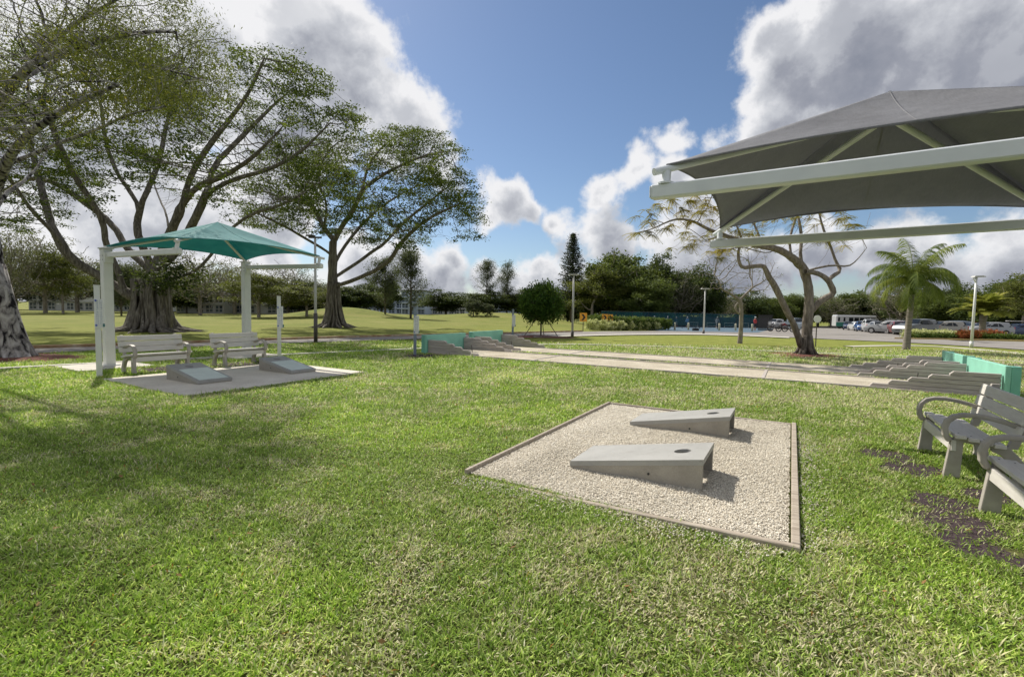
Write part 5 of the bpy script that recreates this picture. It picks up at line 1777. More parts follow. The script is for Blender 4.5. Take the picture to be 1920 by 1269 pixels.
def build_background_trees():
    H0 = 9.0
    protos = {}
    for kind, nv in (('dense', 3), ('round', 2), ('loose', 3), ('lime', 1), ('bush', 1)):
        for k in range(nv):
            nm = {'dense': 'dark_tree', 'round': 'leafy_tree', 'loose': 'sparse_tree', 'lime': 'lime_tree', 'bush': 'shrub'}[kind]
            protos[kind, k] = [bg_proto(nm, H0, 5.2 if kind != 'bush' else 4.6, kind, 100+len(protos)), False]
    rr = random.Random(12)

    def place(kind, var, px, ytop, wpx, Y, label, group):
        pr = protos[kind, var]
        x = D(px, 580, Y)[0]; z = float(gz(x, Y)); h = D(px, ytop, Y)[2]-z; w = wpx/F_PX*Y/2
        sc = (w/(5.2 if kind != 'bush' else 4.6), w/(5.2 if kind != 'bush' else 4.6), h/(H0*.99)); rz = rr.uniform(0, 6.28)
        if not pr[1]:
            pr[1] = True; o = pr[0]; o.location = (x, Y, z); o.rotation_euler = (0, 0, rz); o.scale = sc; o['label'] = label; o['group'] = group
        else:
            o = dup(pr[0], (x, Y, z), rz, label, group, sc)
        return o
    rows = []
    # far row left: between the mottled trunk and the banyan, then on to the second fig
    g1 = 'trees of the far line across the fairway'
    K = [('loose', 0, -60, 420, 190, 72), ('loose', 2, 22, 428, 110, 60), ('loose', 1, 85, 440, 150, 66), ('lime', 0, 118, 462, 90, 64), ('loose', 2, 145, 470, 160, 76), ('dense', 1, 205, 500, 90, 80), ('dense', 2, 262, 508, 110, 82), ('loose', 1, 300, 470, 140, 78),
         ('loose', 0, 375, 478, 150, 72), ('dense', 0, 350, 522, 70, 84), ('lime', 0, 485, 505, 150, 62), ('loose', 1, 440, 490, 140, 82), ('loose', 2, 540, 495, 130, 84), ('dense', 1, 560, 530, 130, 84), ('lime', 0, 575, 530, 120, 66), ('dense', 2, 660, 532, 120, 90), ('dense', 0, 715, 525, 90, 95),
         ('dense', 1, 600, 535, 110, 96), ('dense', 2, 480, 530, 130, 96), ('loose', 2, 30, 500, 130, 88), ('dense', 1, 120, 520, 140, 92), ('round', 1, 300, 520, 120, 95), ('dense', 0, 410, 528, 90, 98)]
    K.sort(key=lambda t: t[2])
    names = {'loose': 'thin grey green', 'dense': 'dark', 'lime': 'yellow green', 'round': 'mid green', 'bush': 'pale bushy'}
    cnt = {}
    for k in K:
        c = cnt.get(k[0], 0); cnt[k[0]] = c+1
        place(k[0], k[1], k[2], k[3], k[4], k[5], '%s tree across the fairway behind the figs, %s such from the left' % (names[k[0]], ORD[c]), g1)
    g2 = 'trees in front of the white apartment blocks'
    place('dense', 0, 836, 546, 112, 105, 'flat topped dark tree before the long white block right of the second fig', g2)
    place('dense', 1, 915, 548, 100, 110, 'low dark tree under the tall wispy pair, behind the pale bushes', g2)
    place('round', 0, 1010, 541, 130, 110, 'broad dull green tree behind the young staked tree', g2)
    place('dense', 2, 978, 550, 90, 112, 'dark rounded tree at the left of the broad dull one behind the staked tree', g2)
    place('round', 1, 1065, 550, 90, 105, 'dark tree at the foot of the tall narrow pine', g2)
    place('bush', 0, 888, 556, 44, 84, 'larger pale green bush on the fairway edge', 'bushes on the fairway edge')
    place('bush', 0, 915, 566, 34, 84, 'smaller pale green bush on the fairway edge', 'bushes on the fairway edge')
    # big dark group behind the courts
    g3 = 'big trees behind the court fence'
    place('lime', 0, 1110, 500, 130, 88, 'yellow green tree at the foot of the dark mass behind the pale lamp post', g3)
    place('round', 0, 1160, 472, 150, 92, 'tallest rounded tree behind the court fence', g3)
    place('dense', 0, 1225, 486, 120, 95, 'dark tree second from the left in the mass behind the courts', g3)
    place('round', 1, 1215, 530, 110, 84, 'lower bright green tree in the middle of the mass behind the courts', g3)
    place('loose', 1, 1265, 500, 120, 92, 'thin brownish tree in the mass behind the courts', g3)
    place('dense', 2, 1290, 498, 110, 97, 'dark tree toward the right of the mass behind the courts', g3)
    place('dense', 1, 1322, 525, 80, 94, 'smallest dark tree ending the mass behind the courts', g3)
    place('dense', 1, 1120, 540, 90, 96, 'low dark tree left of the mass behind the courts', g3)
    place('dense', 0, 1180, 545, 130, 99, 'low dark tree filling the base of the mass behind the courts', g3)
    place('dense', 2, 1255, 545, 130, 99, 'low dark tree right behind the screened fence', g3)
    # right: behind car park
    g4 = 'trees behind the car park'
    K = [('loose', 1, 1355, 548, 80, 105), ('dense', 0, 1398, 548, 90, 110), ('round', 0, 1445, 556, 80, 112), ('round', 1, 1490, 556, 80, 115), ('dense', 2, 1470, 560, 120, 125),
         ('loose', 2, 1560, 552, 110, 118), ('round', 0, 1590, 548, 100, 122), ('dense', 1, 1535, 560, 100, 130), ('dense', 0, 1640, 562, 90, 118), ('loose', 0, 1690, 530, 120, 92), ('dense', 1, 1715, 545, 110, 96),
         ('dense', 2, 1770, 535, 120, 88), ('round', 1, 1752, 556, 90, 80), ('loose', 2, 1800, 530, 90, 95), ('dense', 0, 1840, 545, 120, 86), ('round', 0, 1905, 525, 130, 74), ('dense', 1, 1950, 515, 150, 78), ('dense', 2, 1880, 560, 130, 72),
         ('lime', 0, 1920, 515, 110, 66), ('dense', 0, 1600, 572, 130, 135), ('dense', 1, 1420, 572, 140, 135)]
    K.sort(key=lambda t: t[2]); cnt = {}
    for k in K:
        c = cnt.get(k[0], 0); cnt[k[0]] = c+1
        place(k[0], k[1], k[2], k[3], k[4], k[5], '%s tree beyond the car park, %s such from the left' % (names[k[0]], ORD[c]), g4)
    # clipped dark hedge line behind cars
    conifer('tall narrow dark pine with tiered branches behind the pale lamp post', 1071, 436, 580, 92, 44, 'norfolk', 5)
    conifer('wispy grey green tree left of the tall wispy pair beyond the fairway', 912, 490, 575, 108, 44, 'casuarina', 6)
    conifer('narrow wispy tree right of the tall wispy pair beyond the fairway', 950, 495, 575, 110, 42, 'casuarina', 7)
    conifer('loose grey green tree right of the second fig, before the apartment tower', 770, 470, 580, 70, 66, 'casuarina', 8)
    conifer('slimmer loose tree close to the right of the second fig trunk', 722, 486, 580, 74, 54, 'casuarina', 9)
    conifer('dark blue green conifer between the white post and the banyan trunk', 228, 500, 588, 60, 74, 'casuarina', 10)


# ------------------------------------------------------------------ hedges and shrubs
def hedge(name, label, cat, line, w, h, mat, n, ls, seed, asp=.5, group=None, zoff=0):
    L = resample(smoothline(line), .3); r = np.random.default_rng(seed)
    i = r.integers(0, len(L)-1, n); t = r.random((n, 1)); c = L[i]*(1-t)+L[i+1]*t
    d = L[i+1]-L[i]; d /= np.linalg.norm(d, axis=1)[:, None]; q = np.stack([-d[:, 1], d[:, 0]], 1)
    s = r.uniform(-1, 1, n); top = h*(.82+.36*fbm(c[:, 0], c[:, 1], .9, seed))
    z = r.random(n)**.6*top
    xy = c+q*(s*w/2)[:, None]*(1-.25*(z/h)[:, None])
    C = np.column_stack([xy, gz(xy[:, 0], xy[:, 1])+z+.05])
    root = thing(name, label, cat, (L[0][0], L[0][1], float(gz(*L[0]))), 0, group)
    base = np.array(root.location)
    leaf_mesh(C-base, 7, (.09, .09, .08), ls, asp, 'foliage', mat, root, seed=seed, upb=.4)
    m_ = MB()
    for k in range(0, len(L), 2):
        p = L[k]; zz = float(gz(p[0], p[1])); m_.tube([(p[0]-base[0], p[1]-base[1], zz-base[2]-.05), (p[0]-base[0]+.05, p[1]-base[1], zz-base[2]+h*.6)], [.03, .015], 4)
    m_.build('stem', 'bark_dark', root)
    return root


def build_hedges():
    a = Gt(1100, 619.5)[:2]; b = Gt(1252, 619.8)[:2]
    up = np.array([.3, 1.0])
    hedge('hedge', 'clipped dark green hedge behind the cream shrubs and chevron signs', 'hedge', [a+up*3.4, (a+b)/2+up*3.2, b+up*2.4], 1.8, 1.25, 'leaf_hedge', 2600, .11, 3)
    # cream variegated shrubs, individually
    ps = [1112, 1128, 1144, 1160, 1176, 1192, 1207, 1228]
    for k, px in enumerate(ps):
        g = Gt(px, 619.5)
        r = np.random.default_rng(k)
        root = thing('shrub', 'cream leaved shrub in the row before the dark hedge, %s from the left' % ORD[k], 'shrub', g, 0, 'cream leaved shrubs')
        C = r.normal(0, 1, (90, 3)); C /= np.linalg.norm(C, axis=1)[:, None]; C *= r.random((90, 1))**.4*.66; C = C*np.array([1.1, .9, .72])+np.array([0, 0, .52])
        leaf_mesh(C, 9, (.07, .07, .07), .15, .24, 'foliage', 'leaf_cream', root, seed=k, upb=.1)
        m_ = MB()
        for q in range(4): m_.tube([(0, 0, -.05), (.12*math.cos(q*1.6), .12*math.sin(q*1.6), .35)], .012, 4)
        m_.build('stem', 'bark_dark', root)
    # hedge at the car park edge, right
    line = [Gt(1714, 636.5)[:2], Gt(1800, 637.5)[:2], Gt(1920, 640)[:2], Gt(2060, 646)[:2]]
    n_ = np.array([.25, 1.0])
    hedge('hedge', 'low pale green hedge along the car park edge right of the tall palm', 'hedge', [line[0]+n_*.8, line[1]+n_*.9], 1.3, .55, 'leaf_cream', 1500, .075, 5)
    hedge('hedge', 'low dark hedge along the car park edge under the red shrubs', 'hedge', [line[0]+n_*.35, line[1]+n_*.4, line[2]+n_*.5, line[3]+n_*.6], 1.0, .36, 'leaf_hedge', 2600, .075, 6)
    for k, px in enumerate((1818, 1836, 1852, 1868, 1884)):
        g = Gt(px, 638.5); g = g+np.array([.1, .6, 0]); r = np.random.default_rng(40+k)
        root = thing('shrub', 'orange red leaved shrub at the car park edge, %s from the left' % ORD[k], 'shrub', g, 0, 'orange red shrubs')
        C = r.normal(0, 1, (90, 3)); C /= np.linalg.norm(C, axis=1)[:, None]; C *= r.random((90, 1))**.4*.5; C = C*np.array([1.15, .9, .75])+np.array([0, 0, .42])
        leaf_mesh(C, 7, (.06, .06, .08), .13, .22, 'foliage', 'leaf_red', root, seed=k, upb=.1)
        m_ = MB()
        for q in range(4): m_.tube([(0, 0, -.05), (.12*math.cos(q*1.6), .12*math.sin(q*1.6), .5)], .012, 4)
        m_.build('stem', 'bark_dark', root)
    kerb('island_kerb', [line[0]-n_*.35+np.array([-1.2, .6]), line[0]-n_*.4, line[1]-n_*.4, line[2]-n_*.4, line[3]-n_*.4], 'yellow_kerb', .22, .13)


# ------------------------------------------------------------------ courts, signs, bollards, people
def build_courts():
    A = Gt(1127, 620.5); B = Gt(1418, 624)
    # fence stands a few metres behind the bollards
    A = np.array([D(1127, 600, 70)[0], 70.0]); B = np.array([D(1417, 600, 62)[0], 62.0])
    n = 9
    root = thing('screen_fence', 'long dark chain link fence hung with blue green windscreen round the courts', 'fence', (A[0], A[1], float(gz(*A))))
    base = np.array([A[0], A[1], float(gz(*A))])
    pts = [A+(B-A)*k/n for k in range(n+1)]
    def zt(p): return D(960, 586, 52)[2]*0+1.62
    ztop = lambda p: float(np.interp(p[0], [A[0], B[0]], [D(1127, 583, A[1])[2], D(1417, 590, B[1])[2]]))
    for k, p in enumerate(pts):
        z = float(gz(*p)); m_ = MB(); m_.tube([(p[0]-base[0], p[1]-base[1], z-base[2]-.1), (p[0]-base[0], p[1]-base[1], ztop(p)-base[2]+.03)], .035, 8); m_.build('fence_post', 'black', root)
    m_ = MB()
    for a, b in zip(pts[:-1], pts[1:]): m_.tube([(a[0]-base[0], a[1]-base[1], ztop(a)-base[2]), (b[0]-base[0], b[1]-base[1], ztop(b)-base[2])], .022, 6)
    m_.build('top_rail', 'black', root)
    for k, (a, b) in enumerate(zip(pts[:-1], pts[1:])):
        m_ = MB(); low = .42
        za, zb = float(gz(*a)), float(gz(*b))
        pan = []
        for j in range(9):
            t = j/8; p = a*(1-t)+b*t; off = .02*math.sin(j*1.7+k); 
            for zz in (za*(1-t)+zb*t+low, ztop(p)-.03): pan.append((p[0]-base[0], p[1]-base[1]-.03+off, zz-base[2]))
        m_.add(pan, [(j*2, j*2+2, j*2+3, j*2+1) for j in range(8)])
        o = m_.build('windscreen', 'fence_screen', root, smooth=True)
    # back fence of the courts, darker, behind the players
    A2 = np.array([D(1127, 600, 90)[0], 90.0]); B2 = np.array([D(1440, 600, 84)[0], 84.0])
    root2 = thing('back_fence', 'dark screened fence at the back of the courts behind the players', 'fence', (A2[0], A2[1], float(gz(*A2))))
    m_ = MB(); m_.bar((0, 0, .9), (B2[0]-A2[0], B2[1]-A2[1], .9+float(gz(*B2)-gz(*A2))), .04, 1.9); m_.build('windscreen', 'black', root2)
    m_ = MB()
    for k in range(8):
        t = k/7; m_.tube([((B2-A2)[0]*t, (B2-A2)[1]*t-.05, -.2), ((B2-A2)[0]*t, (B2-A2)[1]*t-.05, 1.9)], .04, 6)
    m_.build('fence_post', 'dark_steel', root2)
    # dark gate section right of the courts
    p = Gt(1432, 622); root3 = thing('gate', 'black slatted gate at the right end of the court fence', 'gate', (B[0]+.15, B[1]-.2, float(gz(*B))))
    hg = ztop(B)-float(gz(*B))
    m_ = MB()
    for k in range(14): m_.box(.1+k*.13, .17+k*.13, -.02, .02, .08, hg, None)
    m_.build('bars', 'black', root3)
    m_ = MB(); m_.box(.02, 1.98, -.035, -.021, hg-.1, hg-.03); m_.box(.02, 1.98, -.035, -.021, .12, .19); m_.build('rail', 'black', root3)
    # bollards
    for k, px in enumerate((1265, 1290.5, 1348.5, 1379, 1410)):
        g = Gt(px, 619.5+ (k > 1)*1.2+(k > 3)*1.0)
        root = thing('bollard', 'cream bollard before the courts, %s from the left' % ORD[k], 'bollard', g, 0, 'cream bollards in a row before the courts')
        m_ = MB(); m_.tube([(0, 0, -.05), (0, 0, .82), (0, 0, .88), (0, 0, .90)], [.105, .105, .09, .04], 12); m_.build('shaft', 'bollard', root, smooth=True)
        m_ = MB(); m_.tube([(0, 0, 0), (0, 0, .05)], .15, 12); m_.build('foot', 'bollard', root)
    g = Gt(1304, 621)
    m_ = MB(); m_.box(-.3, .3, -.2, .2, .05, .34, None, .02); m_.box(-.26, .26, -.16, .16, 0, .05); m_.box(-.1, .1, -.02, .02, .342, .37)
    o = m_.build('equipment_box', 'black', None, loc=g); tag(o, 'black box on the ground between two cream bollards', 'box')
    # chevron signs
    for k, (px, py, lab) in enumerate(((1093, 621, 'orange chevron sign standing alone at the left end of the hedge'), (1133, 619.5, 'left one of the paired orange chevron signs in the hedge'),
                                       (1144, 619.5, 'right one of the paired orange chevron signs in the hedge'), (1192, 619.5, 'narrow orange sign seen nearly edge on in the hedge'))):
        g = Gt(px, py); rz = (0, R(12), R(30), R(72))[k]
        if k: g = g+np.array([.2, 1.0, .0])
        root = thing('chevron_sign', lab, 'road sign', g, rz, 'orange chevron signs')
        m_ = MB(); m_.box(-.03, .03, -.02, .02, -.1, 1.3); m_.build('post', 'dark_steel', root)
        m_ = MB(); m_.box(-.30, .30, -.035, -.022, .80, 1.52, None, .004); m_.build('sign_plate', 'sign_yellow', root)
        m_ = MB(); m_.prism([(-.17, .90), (.0, .90), (.18, 1.16), (.0, 1.42), (-.17, 1.42), (.01, 1.16)], -.041, -.037, 'y'); m_.build('arrow', 'black', root)
    # white disc sign back by the golden tree
    g = Gt(1529, 651); zc = D(1527, 598, g[1])[2]
    root = thing('road_sign', 'round white sign on a thin post behind the crooked golden tree', 'road sign', g)
    m_ = MB(); m_.tube([(0, 0, -.1), (0, 0, zc-g[2])], .025, 8); m_.build('post', 'dark_steel', root)
    m_ = MB(); m_.tube([(0, -.03, zc-g[2]), (0, -.045, zc-g[2])], .19, 24); m_.build('sign_plate', 'sign_white', root)
    # low white rails and post clutter inside the court
    for k, px in enumerate((1300, 1335, 1368, 1395)):
        x = D(px, 600, 70)[0]; z = float(gz(x, 70))
        m_ = MB(); m_.tube([(-.7, 0, 0), (-.7, 0, .9), (.7, 0, .9), (.7, 0, 0)], .025, 6); m_.tube([(-.7, 0, .45), (.7, 0, .45)], .02, 6)
        o = m_.build('railing', 'lamp_steel', None, loc=(x, 70, z)); tag(o, 'pale tube railing on the blue court, %s from the left' % ORD[k], 'railing', 'tube railings on the court')


def person_material(nm, shirt, pants, skin, hat):
    t = MT(nm); p = t.pos(True); s = t.n.new('ShaderNodeSeparateXYZ'); t.l.new(p, s.inputs[0])
    z = t.math('DIVIDE', s.outputs['Z'], 1.75)
    t.col(t.ramp(z, [(0, (.05, .05, .05)), (.045, skin), (.27, pants), (.54, shirt), (.835, skin), (.925, hat)], True)).rough(.8)
    return t.m


def person(label, x, y, rz, shirt, pants, hat, pose, seed):
    z = float(gz(x, y))
    nm = 'person_cloth_%d' % seed
    person_material(nm, shirt, pants, (.42, .25, .17), hat)
    a = pose
    V_ = [(0, 0, .95), (0, 0, 1.12), (0, .0, 1.32), (0, 0, 1.46), (0, -.01, 1.56), (0, -.015, 1.66), (0, -.01, 1.73),
          (-.10, 0, .92), (-.12, .03*a, .50), (-.13, .0, .08), (-.13, -.14, .03),
          (.10, 0, .92), (.13, -.06*a, .50), (.15, .02, .08), (.15, -.12, .03),
          (-.19, 0, 1.42), (-.25, .02, 1.16), (-.24, -.16*a, 1.00), (-.24, -.22*a, .93),
          (.19, 0, 1.42), (.27, -.02, 1.16), (.25, -.24*a, 1.06), (.24, -.32*a, 1.04)]
    Ed = [(0, 1), (1, 2), (2, 3), (3, 4), (4, 5), (5, 6), (0, 7), (7, 8), (8, 9), (9, 10), (0, 11), (11, 12), (12, 13), (13, 14), (3, 15), (15, 16), (16, 17), (17, 18), (3, 19), (19, 20), (20, 21), (21, 22)]
    rad = [.15, .14, .15, .10, .055, .095, .075, .105, .07, .045, .04, .105, .07, .045, .04, .06, .045, .035, .035, .06, .045, .035, .035]
    me = bpy.data.meshes.new('person'); me.from_pydata(V_, Ed, []); me.update(); me.materials.append(MATS[nm])
    ob = bpy.data.objects.new('person', me); ob.location = (x, y, z); ob.rotation_euler = (0, 0, rz); link(ob)
    sk = ob.modifiers.new('skin', 'SKIN'); sv = me.skin_vertices[0].data
    for k, q in enumerate(rad): sv[k].radius = (q, q*.8)
    sv[0].use_root = True
    ss = ob.modifiers.new('sub', 'SUBSURF'); ss.levels = 1; ss.render_levels = 2
    m_ = MB(); m_.tube([(0, -.01, 1.69), (0, -.01, 1.745), (0, -.01, 1.785)], [.10, .095, .03], 12); m_.box(-.07, .07, -.20, -.06, 1.695, 1.71, None, .006)
    cap = m_.build('cap', 'sign_white', ob, smooth=False)
    return tag(ob, label, 'person', 'players on the courts')


def build_people():
    data = [(1227, 60, 'player in a blue shirt and white cap behind the fence, above the hedge', (.03, .09, .35)), (1252, 60, 'stooping player in a bright blue shirt and white cap behind the fence', (.03, .12, .45)),
            (1268, 64, 'player in dark clothes and pale cap beside the bright blue shirted one', (.04, .06, .12)), (1289, 59, 'player in a light blue shirt behind the second bollard', (.12, .25, .50)),
            (1345, 57, 'player in white shirt and dark trousers behind the third bollard', (.45, .47, .50))]
    for k, (px, Y, lab, sh) in enumerate(data):
        Y = Y+14; x = D(px, 600, Y)[0]; person(lab, x, Y, random.uniform(-1, 1), sh, (.06, .08, .14) if k % 2 else (.30, .30, .28), (.6, .6, .6), 1 if k % 2 else .5, k)
    x = D(1416, 600, 60.5)[0]
    person('person in red standing at the gate end of the court fence', x, 60.5, .5, (.40, .04, .04), (.03, .03, .04), (.05, .04, .03), .3, 9)['group'] = 'players on the courts'


# ------------------------------------------------------------------ vehicles
def make_car(label, paint, style, x, y, rz):
    z = float(gz(x, y))+.05
    root = thing('parked_car', label, 'car', (x, y, z), rz, 'cars in the car park')
    L, Wd = (4.65, 1.82)
    if style == 'sedan':
        H = 1.45; top = [(-2.32, .62), (-2.28, .92), (-1.75, 1.0), (-1.15, 1.38), (-.5, 1.45), (.25, 1.42), (.95, 1.02), (1.6, .93), (2.15, .80), (2.32, .58)]
        cab = (-1.75, .95, .97)
    elif style == 'wagon':
        H = 1.55; top = [(-2.32, .60), (-2.30, 1.0), (-2.1, 1.12), (-1.8, 1.50), (-1.0, 1.56), (.1, 1.52), (.95, 1.05), (1.6, .96), (2.15, .80), (2.32, .56)]
        cab = (-2.1, .95, 1.0)
    else:
        H = 1.72; top = [(-2.30, .70), (-2.28, 1.1), (-2.12, 1.25), (-1.85, 1.66), (-1.0, 1.73), (.2, 1.69), (.95, 1.18), (1.6, 1.08), (2.15, .95), (2.32, .66)]
        cab = (-2.1, .95, 1.12)
    tx = np.array([p[0] for p in top]); tz = np.array([p[1] for p in top])
    xs = np.unique(np.concatenate([np.linspace(-2.32, 2.32, 40), tx]))
    belt = cab[2]; vs = []; n = 9
    for xx in xs:
        zt = float(np.interp(xx, tx, tz)); zb = .24 if abs(xx) < 2.2 else .32
        end = 1-.10*(abs(xx)/2.32)**6-.02*(abs(xx)/2.32)**2
        for ax in (-1.36, 1.40):
            dd = abs(xx-ax)
            if dd < .37: zb = max(zb, .32+math.sqrt(max(0, .37**2-dd*dd)))
        w = Wd/2*end
        sh = min(belt, zt-.03)
        roofw = w*(.72 if zt > belt+.15 else .93)
        prof = [(w*.93, zb), (w, max(zb+.02, .52)), (w*.995, max(zb+.03, .70)), (w*.965, max(sh, zb+.05))]
        if zt > belt+.02:
            prof += [(w*.965*(1-.5*0)+0, max(sh, zb+.05)+.001), (roofw+.04, zt-.07), (roofw-.05, zt-.015), (roofw*.5, zt), (0, zt+.01)]
        else:
            prof += [(w*.95, sh+.01), (w*.9, zt-.01), (w*.7, zt+.005), (w*.4, zt+.015), (0, zt+.02)]
        for (a, b) in prof: vs.append((xx, -a, b))
        for (a, b) in prof[-2::-1]: vs.append((xx, a, b))
    k = 2*n-1; fs = []
    for i in range(len(xs)-1):
        for j in range(k-1): fs.append((i*k+j, (i+1)*k+j, (i+1)*k+j+1, i*k+j+1))
        fs.append((i*k+k-1, (i+1)*k+k-1, (i+1)*k, i*k))
    fs.append(tuple(range(k))); fs.append(tuple((len(xs)-1)*k+j for j in range(k))[::-1])
    m_ = MB(); m_.add(vs, fs); m_.build('body', 'paint_'+paint, root, smooth=False)
    # side glass
    fx = [p for p in top if p[1] > belt+.1]; x0, x1 = cab[0]+.12, cab[1]-.10
    for s in (-1, 1):
        for (a, b) in ((x0+.1, -.62), (-.55, .22), (.28, x1-.12)):
            pts = []
            def yz(xx, zz):
                zt = float(np.interp(xx, tx, tz)); w = Wd/2*(1-.10*(abs(xx)/2.32)**6-.02*(abs(xx)/2.32)**2); ws = w*.965; rw = w*.72+.04
                t = (zz-belt)/max(.01, (zt-.07-belt)); return s*(ws+(rw-ws)*t+.012)
            za = min(float(np.interp(a, tx, tz)), H)-.14; zb_ = min(float(np.interp(b, tx, tz)), H)-.14
            za = max(za, belt+.05); zb_ = max(zb_, belt+.05)
            q = [(a, belt+.03), (b, belt+.03), (b, zb_), (a, za)]
            m_ = MB(); m_.add([(xx, yz(xx, zz), zz) for xx, zz in q]+[(xx, yz(xx, zz)-s*.006, zz) for xx, zz in q], [(0, 1, 2, 3), (7, 6, 5, 4), (0, 4, 5, 1), (1, 5, 6, 2), (2, 6, 7, 3), (3, 7, 4, 0)]); m_.build('side_window', 'car_glass', root)
    # windscreen and rear glass
    def glass(xa, za, xb, zb_, nm):
        d = Vector((zb_-za, 0, -(xb-xa))); d = d.normalized()*.012
        if d.z < 0: d = -d
        m_ = MB(); v_ = []
        for (xx, zz, w_) in ((xa, za, .78), (xb, zb_, .60)):
            v_ += [(xx+d.x, -w_, zz+d.z), (xx+d.x, w_, zz+d.z)]
        m_.add(v_+[(p[0]-d.x*.8, p[1], p[2]-d.z*.8) for p in v_], [(0, 1, 3, 2), (4, 6, 7, 5), (0, 2, 6, 4), (1, 5, 7, 3), (0, 4, 5, 1), (2, 3, 7, 6)]); m_.build(nm, 'car_glass', root)
    iA = max(i for i, p in enumerate(top) if p[1] > belt+.3 and p[0] > 0); A = top[iA]; B = top[iA+1]
    glass(B[0]-.04*(B[0]-A[0])*0-.06, B[1]+.03+.02, A[0]+.08, A[1]-.02, 'windscreen')
    iR = min(i for i, p in enumerate(top) if p[1] > belt+.3); Rr = top[iR]; Q = top[iR-1]
    glass(Q[0]+.05, Q[1]+.06, Rr[0]-.04, Rr[1]-.05, 'rear_window')
    for s in (-1, 1):
        m_ = MB(); m_.box(2.17, 2.30, s*.62-.17, s*.62+.17, .66, .78, None, .03); m_.build('headlight', 'headlamp', root)
        m_ = MB(); m_.box(-2.325, -2.20, s*.70-.11, s*.70+.11, .80, 1.02, None, .03); m_.build('tail_light', 'tail', root)
        m_ = MB(); m_.box(.72, .86, s*.93-.09, s*.93+.09, belt-.02, belt+.11, None, .03); m_.build('mirror', 'paint_'+paint, root)
    m_ = MB(); m_.box(2.24, 2.328, -.42, .42, .46, .60, None, .02); m_.build('grille', 'black', root)
    for ax in (-1.36, 1.40):
        for s in (-1, 1):
            yy = s*(Wd/2-.12)
            wh = bpy.data.objects.new('wheel', None); wh.location = (ax, yy, .32); link(wh, root)
            m_ = MB(); m_.tube([(0, -.10, 0), (0, .10, 0)], .325, 22); m_.build('tyre', 'tyre', wh)
            m_ = MB(); m_.tube([(0, s*.085, 0), (0, s*.108, 0)], [.21, .20], 14)
            m_.build('rim', 'rim', wh)
    return root


